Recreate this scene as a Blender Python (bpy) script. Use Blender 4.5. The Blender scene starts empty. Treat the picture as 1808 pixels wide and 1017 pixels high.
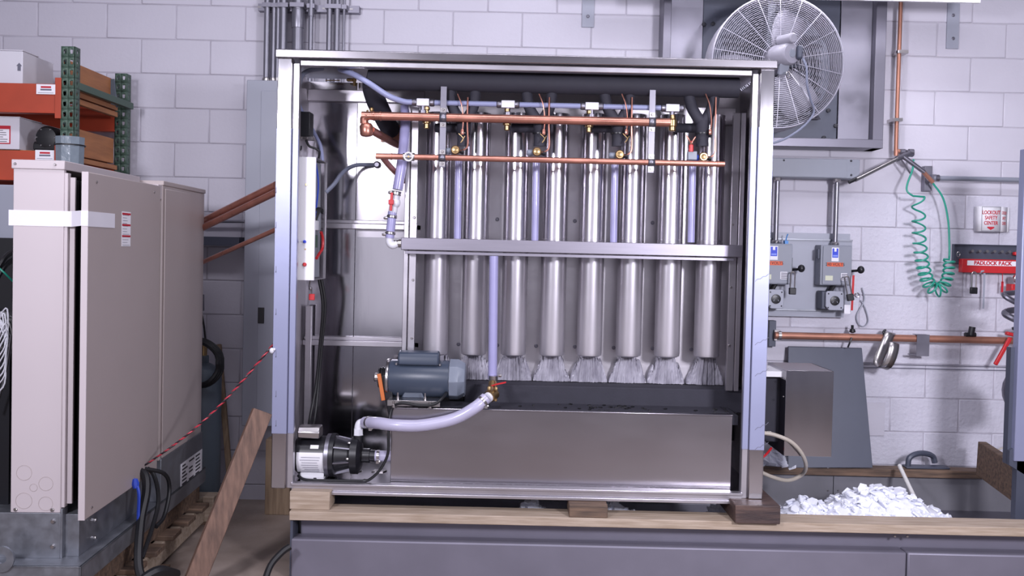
import bpy, bmesh, math, random
from mathutils import Vector, Matrix
random.seed(7)
SC = bpy.context.scene
COL = SC.collection
V = Vector
R = math.radians
# ------------------------------------------------------------------ camera
FPX, PITCH, ROLL, SHY = 1590.0, R(1.4), R(1.3), -0.016
cam_d = bpy.data.cameras.new('camera')
cam = bpy.data.objects.new('camera', cam_d); COL.objects.link(cam)
cam_d.sensor_width = 36.0; cam_d.lens = 36.0 * FPX / 1808.0; cam_d.shift_y = SHY
cam_d.clip_start = 0.05
CAM = Matrix.Translation((0, 0, 1.43)) @ Matrix.Rotation(math.pi / 2 - PITCH, 4, 'X') @ Matrix.Rotation(ROLL, 4, 'Z')
cam.matrix_world = CAM
SC.camera = cam
# ------------------------------------------------------------------ world and light
def lin(c):
    return tuple((x / 12.92 if x <= 0.04045 else ((x + 0.055) / 1.055) ** 2.4) for x in c)
def rgb(h):
    return lin(tuple(int(h[i:i + 2], 16) / 255 for i in (0, 2, 4)))
wd = bpy.data.worlds.new('shop_ambient'); SC.world = wd; wd.use_nodes = True
wd.node_tree.nodes['Background'].inputs[0].default_value = (0.80, 0.78, 1.0, 1)
wd.node_tree.nodes['Background'].inputs[1].default_value = 0.22
def area(name, loc, target, sx, sy, power, col=(0.905, 0.885, 1.0), spread=180):
    l = bpy.data.lights.new(name, 'AREA'); l.shape = 'RECTANGLE'; l.size = sx; l.size_y = sy
    l.energy = power; l.color = col; l.spread = R(spread)
    o = bpy.data.objects.new(name, l); COL.objects.link(o)
    o.location = loc
    o.rotation_euler = (V(target) - V(loc)).to_track_quat('-Z', 'Y').to_euler()
    return o
area('work_light_left', (-1.95, 0.4, 2.35), (-0.1, 4.4, 1.2), 0.45, 0.45, 98)
area('work_light_right', (2.05, 0.4, 2.1), (1.6, 5.0, 1.0), 0.45, 0.45, 78, spread=130)
area('reflection_fill_panel', (1.1, -2.2, 1.5), (1.1, 4.0, 1.5), 6.2, 2.2, 36)  # added fill behind the camera, brightens the reflections in the metal
area('ceiling_light_row', (0.3, 2.3, 4.2), (0.3, 2.9, 0.0), 4.0, 0.5, 90)
SC.view_settings.view_transform = 'Standard'
SC.view_settings.look = 'None'
SC.view_settings.exposure = 0.0
SC.view_settings.gamma = 1.0
SC.view_settings.use_curve_mapping = False
# ------------------------------------------------------------------ measuring helpers
def W(px, py, Y):
    """Point of the vertical plane y = Y seen at photo pixel (px, py)."""
    d = V(((px - 904.0) / FPX, (-(py - 508.5) + SHY * 1808.0) / FPX, -1.0))
    d = CAM.to_3x3() @ d
    o = CAM.translation
    return o + d * ((Y - o.y) / d.y)
def S(Y): return FPX / Y
def PT(lst): return [W(*p) for p in lst]
def spl(pts, n=8):
    pts = [V(p) for p in pts]; out = []
    q = [2 * pts[0] - pts[1]] + pts + [2 * pts[-1] - pts[-2]]
    for i in range(1, len(q) - 2):
        a, b, c, d = q[i - 1], q[i], q[i + 1], q[i + 2]
        for k in range(n):
            t = k / n
            out.append(0.5 * (2 * b + (c - a) * t + (2 * a - 5 * b + 4 * c - d) * t * t + (3 * b - a - 3 * c + d) * t ** 3))
    out.append(pts[-1]); return out
# ------------------------------------------------------------------ mesh builder
ORG = {}
SPLIT = {'screw', 'bolt', 'hex_screw', 'rivet', 'clamp_screw', 'fitting_nut', 'panel_fastener', 'peg', 'slot', 'knockout_ring', 'solder_collar', 'cable_clamp', 'bracket_rib', 'coil_pipe', 'red_stripe', 'tubing', 'hanger', 'marker_scribble_', 'black_cable'}
class MB:
    def __init__(s): s.v = []; s.f = []
    def add(s, vs, fs):
        n = len(s.v); s.v += [V(p) for p in vs]; s.f += [tuple(i + n for i in f) for f in fs]; return s
    def box(s, c, d, rot=None):
        c = V(c); h = V(d) / 2; vs = []
        for z in (-1, 1):
            for (x, y) in ((-1, -1), (1, -1), (1, 1), (-1, 1)):
                p = V((x * h.x, y * h.y, z * h.z)); vs.append(c + (rot @ p if rot else p))
        return s.add(vs, [(3, 2, 1, 0), (4, 5, 6, 7), (0, 1, 5, 4), (1, 2, 6, 5), (2, 3, 7, 6), (3, 0, 4, 7)])
    def lim(s, x0, x1, y0, y1, z0, z1):
        return s.box(((x0 + x1) / 2, (y0 + y1) / 2, (z0 + z1) / 2), (abs(x1 - x0), abs(y1 - y0), abs(z1 - z0)))
    def bxp(s, x0, y0, x1, y1, Y0, Y1):
        c = W((x0 + x1) / 2, (y0 + y1) / 2, Y0); k = S(Y0)
        return s.lim(c.x - (x1 - x0) / 2 / k, c.x + (x1 - x0) / 2 / k, Y0, Y1, c.z - (y1 - y0) / 2 / k, c.z + (y1 - y0) / 2 / k)
    def bar(s, a, b, w, h, up=(0, 0, 1)):
        a = V(a); b = V(b); d = (b - a).normalized(); u = V(up); x = d.cross(u)
        if x.length < 1e-5: x = d.cross(V((0, 1, 0)))
        x.normalize(); z = x.cross(d)
        return s.box((a + b) / 2, ((b - a).length, w, h), Matrix((d, x, z)).transposed())
    def tube(s, pts, r, n=8, cap=True, closed=False):
        pts = [V(p) for p in pts]; m = len(pts); rs = r if isinstance(r, (list, tuple)) else [r] * m
        t = []
        for i in range(m):
            a = pts[(i - 1) % m] if closed else pts[max(i - 1, 0)]
            b = pts[(i + 1) % m] if closed else pts[min(i + 1, m - 1)]
            t.append((b - a).normalized())
        x = t[0].orthogonal().normalized(); vs = []
        for i in range(m):
            x = x - t[i] * x.dot(t[i]); x.normalize(); y = t[i].cross(x)
            for k in range(n):
                an = 2 * math.pi * k / n
                vs.append(pts[i] + (x * math.cos(an) + y * math.sin(an)) * rs[i])
        fs = []
        for i in range(m if closed else m - 1):
            j = (i + 1) % m
            for k in range(n):
                l = (k + 1) % n; fs.append((i * n + k, i * n + l, j * n + l, j * n + k))
        if cap and not closed:
            fs += [tuple(range(n))[::-1], tuple(range((m - 1) * n, m * n))]
        return s.add(vs, fs)
    def cyl(s, a, b, r, r2=None, n=16, cap=True): return s.tube([a, b], [r, r if r2 is None else r2], n, cap)
    def lathe(s, prof, o, ax, n=20, cap=True):
        o = V(o); ax = V(ax).normalized(); x = ax.orthogonal().normalized(); y = ax.cross(x); vs = []
        for (r, h) in prof:
            for k in range(n):
                an = 2 * math.pi * k / n; vs.append(o + ax * h + (x * math.cos(an) + y * math.sin(an)) * max(r, 1e-4))
        fs = []
        for i in range(len(prof) - 1):
            for k in range(n):
                l = (k + 1) % n; fs.append((i * n + k, i * n + l, (i + 1) * n + l, (i + 1) * n + k))
        if cap:
            fs += [tuple(range(n))[::-1], tuple(range((len(prof) - 1) * n, len(prof) * n))]
        return s.add(vs, fs)
    def prism(s, poly, vec):
        n = len(poly); vec = V(vec); p = [V(q) for q in poly]
        return s.add(p + [q + vec for q in p], [tuple(range(n))[::-1], tuple(range(n, 2 * n))] + [(i, (i + 1) % n, n + (i + 1) % n, n + i) for i in range(n)])
    def pp(s, pix, Y, th):      # pixel outline on plane Y, given thickness towards the back
        return s.prism([W(x, y, Y) for x, y in pix], (0, th, 0))
    def sph(s, c, r, n=12, sq=(1, 1, 1)):
        prof = [(r * math.sin(math.pi * i / n), -r * math.cos(math.pi * i / n)) for i in range(n + 1)]
        k = len(s.v); s.lathe(prof, (0, 0, 0), (0, 0, 1), n * 2 if n < 12 else n + 4, False)
        for i in range(k, len(s.v)):
            q = s.v[i]; s.v[i] = V(c) + V((q.x * sq[0], q.y * sq[1], q.z * sq[2]))
        return s
    def bolt(s, c, r=0.006, ax=(0, -1, 0), h=0.004): return s.lathe([(r, -h * .5), (r, h * .5), (r * .7, h)], c, ax, 8)
    def build(s, name, m, parent=None, bevel=0, sharp=35, origin=None):
        me = bpy.data.meshes.new(name)
        if parent is not None: og = ORG[parent.name]
        elif origin is not None: og = V(origin)
        else:
            xs = [p.x for p in s.v]; ys = [p.y for p in s.v]; zs = [p.z for p in s.v]
            og = V(((min(xs) + max(xs)) / 2, (min(ys) + max(ys)) / 2, min(zs)))
        if name in SPLIT and parent is not None:
            par = list(range(len(s.v)))
            def fd(i):
                while par[i] != i: par[i] = par[par[i]]; i = par[i]
                return i
            for fc_ in s.f:
                for i in fc_[1:]: par[fd(i)] = fd(fc_[0])
            isl = {}
            for i in range(len(s.v)): isl.setdefault(fd(i), []).append(i)
            if len(isl) > 1:
                first = None
                for ids in isl.values():
                    mp = {v: k for k, v in enumerate(ids)}; q = MB(); q.v = [s.v[i] for i in ids]
                    q.f = [tuple(mp[i] for i in f) for f in s.f if f[0] in mp]
                    o = q.build(name, m, parent, bevel, sharp); first = first or o
                return first
        me.from_pydata([p - og for p in s.v], [], s.f)
        bm = bmesh.new(); bm.from_mesh(me); bmesh.ops.recalc_face_normals(bm, faces=bm.faces); bm.to_mesh(me); bm.free()
        for p in me.polygons: p.use_smooth = True
        me.set_sharp_from_angle(angle=R(sharp))
        me.materials.append(m)
        o = bpy.data.objects.new(name, me); COL.objects.link(o)
        if parent is not None: o.parent = parent
        else: o.location = og
        ORG[o.name] = og
        if bevel:
            b = o.modifiers.new('bevel', 'BEVEL'); b.width = bevel; b.segments = 2; b.limit_method = 'ANGLE'; b.angle_limit = R(40)
        return o
def thing(name, label, cat, org, group=None, rotz=0):
    o = bpy.data.objects.new(name, None); COL.objects.link(o); o.location = org; o.empty_display_size = 0.05
    o['label'] = label; o['category'] = cat; ORG[o.name] = V(org)
    if group: o['group'] = group
    if rotz: o.rotation_euler.z = rotz
    return o
def tag(o, label, cat, group=None):
    o['label'] = label; o['category'] = cat
    if group: o['group'] = group
    return o
def copy_tree(o, off=None, parent=None):
    c = o.copy(); COL.objects.link(c)
    if parent is not None: c.parent = parent
    if off is not None: c.location = o.location + V(off)
    ORG[c.name] = ORG[o.name] + (V(off) if off is not None else V((0, 0, 0)))
    for ch in [x for x in o.children]: copy_tree(ch, None, c)
    return c
def text(body, size, loc, m, parent, name='lettering', rot=(math.pi / 2, 0, 0), ext=0.0006, sx=1.0, bold=0.0):
    cu = bpy.data.curves.new(name, 'FONT'); cu.body = body; cu.size = size; cu.align_x = 'CENTER'; cu.align_y = 'CENTER'; cu.extrude = ext; cu.offset = bold
    t = bpy.data.objects.new(name + '_src', cu); COL.objects.link(t)
    bpy.context.view_layer.update()
    me = bpy.data.meshes.new_from_object(t.evaluated_get(bpy.context.evaluated_depsgraph_get()))
    bpy.data.objects.remove(t); me.name = name
    M4 = Matrix.Translation(V(loc) - ORG[parent.name]) @ Matrix.Rotation(rot[2], 4, 'Z') @ Matrix.Rotation(rot[0], 4, 'X') @ Matrix.Diagonal((sx, 1, 1, 1))
    me.transform(M4); me.materials.clear(); me.materials.append(m)
    o = bpy.data.objects.new(name, me); COL.objects.link(o); o.parent = parent; ORG[o.name] = ORG[parent.name]
    return o
# ------------------------------------------------------------------ materials
def mat(name, col, rough=0.5, metal=0.0, var=0.0, nsc=8.0, bump=0.0, bsc=60.0, st=(1, 1, 1), col2=None, rvar=0.0, coat=0.0, trans=0.0, detail=4.0, spec=0.5, bst=None):
    m = bpy.data.materials.new(name); m.use_nodes = True; nt = m.node_tree; p = nt.nodes['Principled BSDF']
    c = rgb(col) if isinstance(col, str) else col
    p.inputs['Roughness'].default_value = rough; p.inputs['Metallic'].default_value = metal
    p.inputs['Coat Weight'].default_value = coat; p.inputs['Transmission Weight'].default_value = trans
    p.inputs['Specular IOR Level'].default_value = spec
    p.inputs['Base Color'].default_value = (*c, 1)
    tc = nt.nodes.new('ShaderNodeTexCoord')
    def noise(sc, stretch, det):
        mp = nt.nodes.new('ShaderNodeMapping'); mp.inputs['Scale'].default_value = stretch
        nt.links.new(tc.outputs['Object'], mp.inputs[0])
        n = nt.nodes.new('ShaderNodeTexNoise'); n.inputs['Scale'].default_value = sc; n.inputs['Detail'].default_value = det
        nt.links.new(mp.outputs[0], n.inputs['Vector']); return n
    if var or col2 or rvar:
        n = noise(nsc, st, detail)
        rp = nt.nodes.new('ShaderNodeValToRGB'); rp.color_ramp.elements[0].position = 0.3; rp.color_ramp.elements[1].position = 0.7
        c2 = (rgb(col2) if isinstance(col2, str) else col2) if col2 else tuple(x * (1 - var) for x in c)
        rp.color_ramp.elements[0].color = (*c2, 1); rp.color_ramp.elements[1].color = (*c, 1)
        nt.links.new(n.outputs['Fac'], rp.inputs[0]); nt.links.new(rp.outputs[0], p.inputs['Base Color'])
        if rvar:
            mr = nt.nodes.new('ShaderNodeMapRange'); mr.inputs[1].default_value = 0.3; mr.inputs[2].default_value = 0.7
            mr.inputs[3].default_value = rough - rvar; mr.inputs[4].default_value = rough + rvar
            nt.links.new(n.outputs['Fac'], mr.inputs[0]); nt.links.new(mr.outputs[0], p.inputs['Roughness'])
    if bump:
        n = noise(bsc, bst or st, 5.0); b = nt.nodes.new('ShaderNodeBump'); b.inputs['Strength'].default_value = bump; b.inputs['Distance'].default_value = 0.01
        nt.links.new(n.outputs['Fac'], b.inputs['Height']); nt.links.new(b.outputs[0], p.inputs['Normal'])
    return m
K = {}
K['wall'] = mat('painted_block', 'c4c1cc', 0.6, 0, 0.06, 3, 0.12, 45)
K['mortar'] = mat('painted_mortar', 'b6b2bc', 0.7, 0, 0.2, 5, 0.3, 90)
K['rough'] = mat('rough_painted_block', 'cac8d4', 0.6, 0, 0.05, 4, 0.55, 38)
K['floor'] = mat('stained_concrete', 'a0928a', 0.5, 0, 0, 2.2, 0.15, 40, col2='6a5c52', rvar=0.12, detail=8)
K['steel'] = mat('brushed_stainless', 'c6c2c9', 0.32, 0.88, 0.05, 5, 0.02, 30, st=(1, 1, 1), rvar=0.05)
K['steelh'] = mat('brushed_stainless_sheet', 'bab6bc', 0.38, 0.88, 0.05, 4, 0.015, 30, st=(1, 1, 14), rvar=0.04)
K['mirror'] = mat('polished_stainless', 'bcb9bf', 0.12, 1.0, 0.10, 2.5, 0.05, 3, st=(2.2, 1, 0.5), rvar=0.03)
K['tube_'] = mat('wet_stainless_tube', 'bdb9bd', 0.24, 1.0, 0.10, 14, 0.06, 26, st=(2, 2, 0.35), rvar=0.08)
def tube_mat():
    m = mat('wet_stainless_tube', 'c9c5cc', 0.3, 1.0, 0.08, 14, 0.05, 24, st=(2, 2, 0.35)); nt = m.node_tree; p = nt.nodes['Principled BSDF']
    tc = nt.nodes.new('ShaderNodeTexCoord'); sp = nt.nodes.new('ShaderNodeSeparateXYZ'); nt.links.new(tc.outputs['Object'], sp.inputs[0])
    def rng(a, b, out):
        mr = nt.nodes.new('ShaderNodeMapRange'); mr.inputs[1].default_value = 0.25; mr.inputs[2].default_value = 0.95; mr.inputs[3].default_value = a; mr.inputs[4].default_value = b
        nt.links.new(sp.outputs['Z'], mr.inputs[0]); nt.links.new(mr.outputs[0], p.inputs[out])
    rng(0.42, 0.2, 'Roughness'); rng(0.78, 1.0, 'Metallic')
    return m
K['tube'] = tube_mat()
K['film'] = mat('protective_film_plastic', '979bb8', 0.38, 0.35, 0.06, 3, 0.04, 12)
K['galv'] = mat('galvanised_steel', '94979f', 0.42, 0.75, 0.25, 20, 0.02, 40, rvar=0.1)
K['dullsteel'] = mat('dull_sheet_steel', '8d8b96', 0.42, 0.9, 0.2, 5, 0.03, 20, rvar=0.1)
K['zinc'] = mat('zinc_plated_hardware', 'b8b4b4', 0.28, 1.0)
K['beige'] = mat('beige_enamel_shaded', 'ab9f9d', 0.45, 0, 0.05, 3)  # cabinet beige with shade in the colour, for door and rear side faces
K['beige2'] = mat('beige_enamel_lit', 'bdb3b6', 0.45, 0, 0.03, 3)  # same beige painted lighter, for end panel and edges facing the light
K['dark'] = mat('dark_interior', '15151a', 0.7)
K['copper'] = mat('copper_pipe', 'cd8f7e', 0.34, 0.85, 0.22, 12, 0.02, 30, rvar=0.08)
K['oldcopper'] = mat('tarnished_copper', 'b5806c', 0.45, 0.55, 0.3, 9, 0.04, 40)
K['brass'] = mat('brass', 'b99c70', 0.32, 1.0, 0.15, 20)
K['foam'] = mat('black_foam_insulation', '2e2d38', 0.75, 0, 0.15, 14, 0.08, 90)
K['rubber'] = mat('black_rubber', '17171b', 0.5, 0, 0.2, 20)
K['plastic'] = mat('black_plastic', '1b1b20', 0.38, 0, 0.1, 20)
K['motor'] = mat('blue_grey_enamel', '3d4656', 0.36, 0, 0.06, 8, 0.02, 50)
K['motor2'] = mat('light_grey_enamel', '777e8c', 0.4, 0, 0.05, 8)
K['white'] = mat('white_plastic', 'dcdce4', 0.45, 0, 0.03, 6)
K['wpaint'] = mat('white_painted_steel', 'e4e3e8', 0.4, 0, 0.03, 6)
K['hose'] = mat('translucent_vinyl_hose', 'a9a6d2', 0.28, 0, 0.06, 14, coat=0.3, trans=0.15)
K['hosep'] = mat('pale_vinyl_hose', 'c0bcd6', 0.3, 0, 0.06, 14, coat=0.3, trans=0.1)
K['hose2'] = mat('grey_blue_tubing', '9499bd', 0.35, 0, 0.06, 14)
K['greyhose'] = mat('grey_flexible_conduit', '7f8498', 0.45)
K['pine'] = mat('pine_lumber', 'b7a696', 0.65, 0, 0, 9, 0.12, 40, st=(0.6, 8, 8), col2='94826f')
K['pinez'] = mat('pine_lumber_upright', '9a846c', 0.65, 0, 0, 9, 0.12, 40, st=(8, 8, 0.6), col2='7a6552')
K['oldwood'] = mat('weathered_lumber', '7d6553', 0.75, 0, 0, 7, 0.2, 40, st=(0.8, 8, 8), col2='4a3d36')
K['darkwood'] = mat('wet_dark_lumber', '5c4740', 0.55, 0, 0, 7, 0.2, 40, st=(0.8, 8, 8), col2='35292a')
K['redwood'] = mat('reddish_lumber', '7c6052', 0.65, 0, 0, 9, 0.15, 40, st=(6, 6, 0.6), col2='57433a')
K['ply'] = mat('orange_plywood', 'b67a4c', 0.6, 0, 0, 6, 0.05, 40, st=(6, 0.7, 6), col2='96603c')
K['orange'] = mat('orange_rack_paint', 'b0452c', 0.5, 0, 0.15, 8)
K['green'] = mat('green_rack_paint', '465c4f', 0.5, 0, 0.12, 14)
K['carton'] = mat('white_carton', 'd2d0d8', 0.7, 0, 0.05, 6)
K['red'] = mat('red_paint', 'c2262c', 0.4, 0, 0.1, 20)
K['redtext'] = mat('red_print', 'b81e30', 0.5)
K['orangelab'] = mat('orange_label', 'd8572c', 0.5)
K['bluelab'] = mat('blue_label', '2540c8', 0.5)
K['label'] = mat('white_label_paper', 'e6e4ea', 0.55)
K['ink'] = mat('dark_print', '2b2b33', 0.6)
K['greyink'] = mat('grey_print', '6a6a78', 0.6)
K['grey'] = mat('grey_electrical_enamel', '858995', 0.45, 0, 0.06, 6)
K['panel'] = mat('grey_panel_enamel', '9da0ad', 0.45, 0, 0.05, 5)
K['slate'] = mat('dark_grey_sheet', '4b4f5e', 0.45, 0.1, 0.12, 4, 0.03, 30)
K['conduit'] = mat('galvanised_conduit', '8f8e98', 0.38, 0.8, 0.15, 12)
K['fan'] = mat('grey_fan_enamel', '93919d', 0.4, 0, 0.08, 10)
K['fanwire'] = mat('chrome_guard_wire', 'a2a0ac', 0.4, 0.4)
K['airhose'] = mat('green_air_hose', '23907a', 0.4)
K['ice'] = mat('ice', 'eef0fb', 0.35, 0, 0.05, 30, 0.3, 60, coat=0.2)
K['tanksteel'] = mat('satin_tank_steel', 'aeaab0', 0.22, 1.0, 0.03, 3, 0.0, 30, st=(1, 1, 3), rvar=0.02)
K['binfront'] = mat('bin_front_sheet', '7d7a88', 0.5, 0.4, 0.12, 5, 0.03, 20)
K['frame'] = mat('housing_frame_steel', '7a7883', 0.4, 0.7, 0.1, 5)
K['frost'] = mat('wet_frosty_ice', 'bdbac6', 0.25, 0.0, 0, 30, 0.35, 60, st=(1, 1, 0.3), col2='8d8a96')
K['binwall'] = mat('dull_bin_sheet', '8b8a90', 0.5, 0.5, 0.2, 4, 0.03, 30)
K['bar'] = mat('satin_manifold_steel', '8f8b96', 0.42, 0.8, 0.08, 5, 0.02, 30, st=(1, 1, 14))
K['tape'] = mat('white_tape', 'dfdce4', 0.55, 0, 0.03, 10, 0.08, 30)
K['wirered'] = mat('red_wire', 'b03040', 0.45)
K['wireblk'] = mat('black_wire', '1c1c22', 0.45)
K['wireblue'] = mat('blue_wire', '2a48b8', 0.45)
K['tank'] = mat('blue_grey_cylinder_paint', '59646f', 0.45, 0, 0.1, 8)
K['pvc'] = mat('white_pvc_rod', 'd8d6d4', 0.4)
K['yellowhose'] = mat('clear_yellowed_hose', 'b9b0a4', 0.35)
K['orangerub'] = mat('orange_rubber_guard', 'c06a35', 0.5)
K['poly'] = mat('clear_plastic_wrap', '7f8a94', 0.2, 0, 0.15, 20, 0.2, 30)
# ------------------------------------------------------------------ structure: floor and block wall
WY = 5.25
FZ = -0.07
def struct(o): o['kind'] = 'structure'; return o
fl = struct(MB().lim(-4.2, 4.2, -1.0, WY + 0.2, FZ - 0.1, FZ).build('floor', K['floor'])); fl['label'] = 'stained brown concrete shop floor'
fl['category'] = 'floor'
wb = struct(MB().lim(-4.2, 4.2, WY + 0.005, WY + 0.2, FZ, 3.3).build('wall_back', K['mortar'])); wb['label'] = 'white painted concrete block wall'
wb['category'] = 'wall'
BP, BH = 0.401, 0.1988
def block_mesh(m, nm):
    return MB().box((0, 0, 0), (BP - 0.006, 0.05, BH - 0.006)).build(nm, m, None, 0, origin=(0, 0, 0))
proto = block_mesh(K['wall'], 'block'); proto2 = block_mesh(K['rough'], 'block')
def blkmesh(o):
    bm = bmesh.new(); bm.from_mesh(o.data)
    bmesh.ops.bevel(bm, geom=[e for e in bm.edges if all(abs(v.co.y + 0.025) < 1e-4 for v in e.verts)], offset=0.004, segments=2, affect='EDGES', profile=0.5)
    bm.to_mesh(o.data); bm.free()
blkmesh(proto); blkmesh(proto2)
bm1, bm2 = proto.data, proto2.data
bpy.data.objects.remove(proto); bpy.data.objects.remove(proto2)
z0 = 2.801 + BH; k = 0
while z0 > 0.0:
    x = -0.776 + (BP / 2 if k % 2 == 0 else 0) - 7 * BP
    while x < 3.3:
        if x > -3.5:
            cz = z0 - BH / 2; cx = x + BP / 2
            roughb = cx > 1.75 and cz < 1.9
            o = bpy.data.objects.new('block', bm2 if roughb else bm1); COL.objects.link(o); o.parent = wb
            o.location = V((cx, WY + 0.025 + random.uniform(-0.0012, 0.0012), cz)) - wb.location
        x += BP
    z0 -= BH; k += 1
# ================================================================== ICE MACHINE FRAME
FY = 4.05
pl = W(484, 490, FY); pr = W(1358, 490, FY)
ZB, ZT = 0.325, W(926, 112, FY).z
XL, XR = pl.x, pr.x           # outer faces of the cabinet
PAN = 0.362
fr = thing('ice_machine_cabinet', 'tall open-fronted stainless steel ice machine cabinet standing on wooden blocks', 'ice machine', ((XL + XR) / 2, 4.35, ZB))
def post(side):
    x = XL if side < 0 else XR; s = -side
    m = MB(); m.lim(x, x + s * 0.066, FY, FY + 0.05, ZB, ZT)
    m.lim(x, x + s * 0.006, FY + 0.05, FY + 0.62, ZB, ZT) if False else None
    p = m.build('corner_post', K['mirror'], fr, 0.004)
    q = MB().lim(x + s * 0.070, x + s * 0.096, FY + 0.012, FY + 0.05, ZB, ZT - 0.02)
    q.lim(x + s * 0.060, x + s * 0.074, FY + 0.02, FY + 0.045, ZB, ZT - 0.02)
    q.build('inner_flange', K['steel'], p, 0.002)
    t0, t1 = (W(495, 766, FY).z, W(500, 226, FY).z) if side < 0 else (W(1335, 795, FY).z, W(1350, 224, FY).z)
    f = MB().lim(x - s * 0.001, x + s * 0.067, FY - 0.0012, FY + 0.03, t0, t1).lim(x + s * 0.0695, x + s * 0.0968, FY + 0.0105, FY + 0.03, t0, t1)
    fo = f.build('protective_film', K['film'], p, 0.002); fo['label'] = 'lavender protective plastic film on the post'
    mk = MB()
    if side < 0:
        for y in (330, 392, 470, 545, 620, 690, 742):
            a = W(487.5, y, FY - 0.0018); mk.bar(a, a - V((0, 0, 0.028)), 0.0015, 0.0012, (0, 1, 0)); mk.bar(a - V((0, 0, 0.022)), a - V((0.002, 0, 0.028)), 0.003, 0.0012, (0, 1, 0))
    else:
        for y in (488, 600, 655, 750, 785):
            a = W(1333, y + 8, FY - 0.0018); pts = [a + V((0.012 * i, 0, 0.006 * i + 0.006 * ((i % 2) - .5))) for i in range(6)]
            for i in range(5): mk.bar(pts[i], pts[i + 1], 0.0016, 0.0012, (0, 1, 0))
    mk.build('marker_scribble', K['greyink'], p)
    return p
post(-1); post(1)
# side sheets behind the posts
for s, x in ((1, XL), (-1, XR)):
    MB().lim(x + s * 0.002, x + s * 0.012, FY + 0.05, 4.68, ZB + 0.02, ZT).build('side_sheet', K['steelh'], fr)
# top fascia and roof
f = MB().lim(XL - 0.006, XR + 0.006, FY - 0.02, FY + 0.02, ZT - 0.002, ZT + 0.036).build('top_fascia', K['tanksteel'], fr, 0.004)
MB().lim(XL - 0.006, XR + 0.006, FY + 0.02, 4.68, ZT + 0.028, ZT + 0.034).build('roof_sheet', K['steelh'], fr)
MB().lim(XL + 0.10, XR - 0.10, FY + 0.005, FY + 0.045, ZT - 0.032, ZT - 0.006).build('top_rail', K['steel'], fr, 0.004)
# bottom rail : channel with lip
zb = W(912, 862, FY).z
m = MB().lim(XL + 0.09, XR - 0.09, FY + 0.0, FY + 0.04, zb - 0.012, zb); m.lim(XL + 0.09, XR - 0.09, FY + 0.012, FY + 0.04, zb - 0.036, zb - 0.012)
m.lim(XL + 0.09, XR - 0.09, FY - 0.002, FY + 0.04, zb - 0.05, zb - 0.036)
m.build('bottom_rail', K['steel'], fr, 0.002)
PAN = zb - 0.004
MB().lim(XL + 0.012, XR - 0.012, FY + 0.04, 4.68, PAN - 0.012, PAN).build('floor_pan', K['mirror'], fr)
# back sheets of the left compartment
BY = 4.62
XE = W(716, 400, 4.32).x        # left edge of the evaporator
for (a, b, c, d, mm) in ((0.012, 0.26, 0.0, ZT - PAN, 'mirror'), (0.264, 0.60, 0.0, 0.62, 'mirror'), (0.264, 0.60, 0.62, 1.13, 'mirror'), (0.264, 0.60, 1.13, ZT - PAN, 'tanksteel')):
    MB().lim(XL + a, XL + b, BY, BY + 0.006, PAN + c, PAN + d).build('back_sheet', K[mm], fr)
MB().lim(XL + 0.6, XR - 0.012, BY, BY + 0.006, PAN, ZT).build('back_sheet', K['steelh'], fr)
zz = [W(640, 397, BY - 0.04).z, W(640, 604, BY - 0.04).z, W(590, 169, BY - 0.02).z]
for z in zz[:2]:
    MB().lim(XL + 0.012, XE + 0.05, BY - 0.05, BY - 0.002, z - 0.022, z + 0.006).lim(XL + 0.012, XE + 0.05, BY - 0.03, BY - 0.002, z + 0.006, z + 0.024).build('cross_channel', K['steel'], fr, 0.003)
MB().lim(XL + 0.012, XE + 0.05, BY - 0.03, BY - 0.002, zz[2] - 0.03, zz[2] + 0.03).build('cross_channel', K['steel'], fr, 0.003)
a = W(545, 540, BY - .06)
MB().lim(a.x - 0.016, a.x + 0.016, BY - 0.06, BY - 0.03, PAN, a.z).build('upright_stiffener', K['steelh'], fr, 0.002)
# ------------------------------------------------------------------ evaporator
EY = 4.32
ev = thing('evaporator_section', 'evaporator rack of eight upright stainless tubes behind a horizontal box manifold', 'evaporator', (W(1000, 660, 4.45).x, 4.45, W(1000, 680, 4.45).z))
eL0, eL1 = W(713, 420, EY).x, W(735, 420, EY).x
eR0, eR1 = W(1289, 440, EY).x, W(1311, 440, EY).x
ez0, ez1 = W(1000, 684, EY).z, W(1000, 192, EY).z
for (x0, x1) in ((eL0, eL1), (eR1, eR0)):
    s = 1 if x1 > x0 else -1
    m = MB().lim(x0, x0 + s * 0.022, EY, EY + 0.03, ez0, ez1); m.lim(x0 + s * 0.026, x1, EY + 0.006, EY + 0.03, ez0, ez1); m.lim(x0, x0 + s * 0.006, EY + 0.02, BY, ez0, ez1)
    c = m.build('side_channel', K['steel'], ev, 0.002)
    b = MB()
    for z in (0.22, 0.5, 0.8): b.bolt((x1 - s * 0.012, EY + 0.004, ez0 + z), 0.006)
    b.build('screw', K['zinc'], c)
EBY = 4.57
MB().lim(eL0, eR1, EBY, EBY + 0.008, ez0 - 0.05, ez1 + 0.06).build('back_plate', K['steelh'], ev)
m = MB().lim(eL0, eR1, EBY - 0.05, EBY, ez1 - 0.03, ez1 + 0.055)
m.build('top_trough', K['steelh'], ev, 0.003)
for i in range(9):
    x = W(733 + 68.3 * i, 400, EBY).x
    if i in (0, 8): continue
    mm = MB()
    for py in (388, 610): mm.bolt(W(733 + 68.5 * i + 8, py + (0.0225 * (733 + 68 * i - 900)), EBY - 0.002), 0.010)
    mm.build('panel_fastener', K['dullsteel'], ev)
TXS = [768, 836, 906, 974, 1040, 1109, 1177, 1247]
TY = 4.44
tm = None
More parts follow.
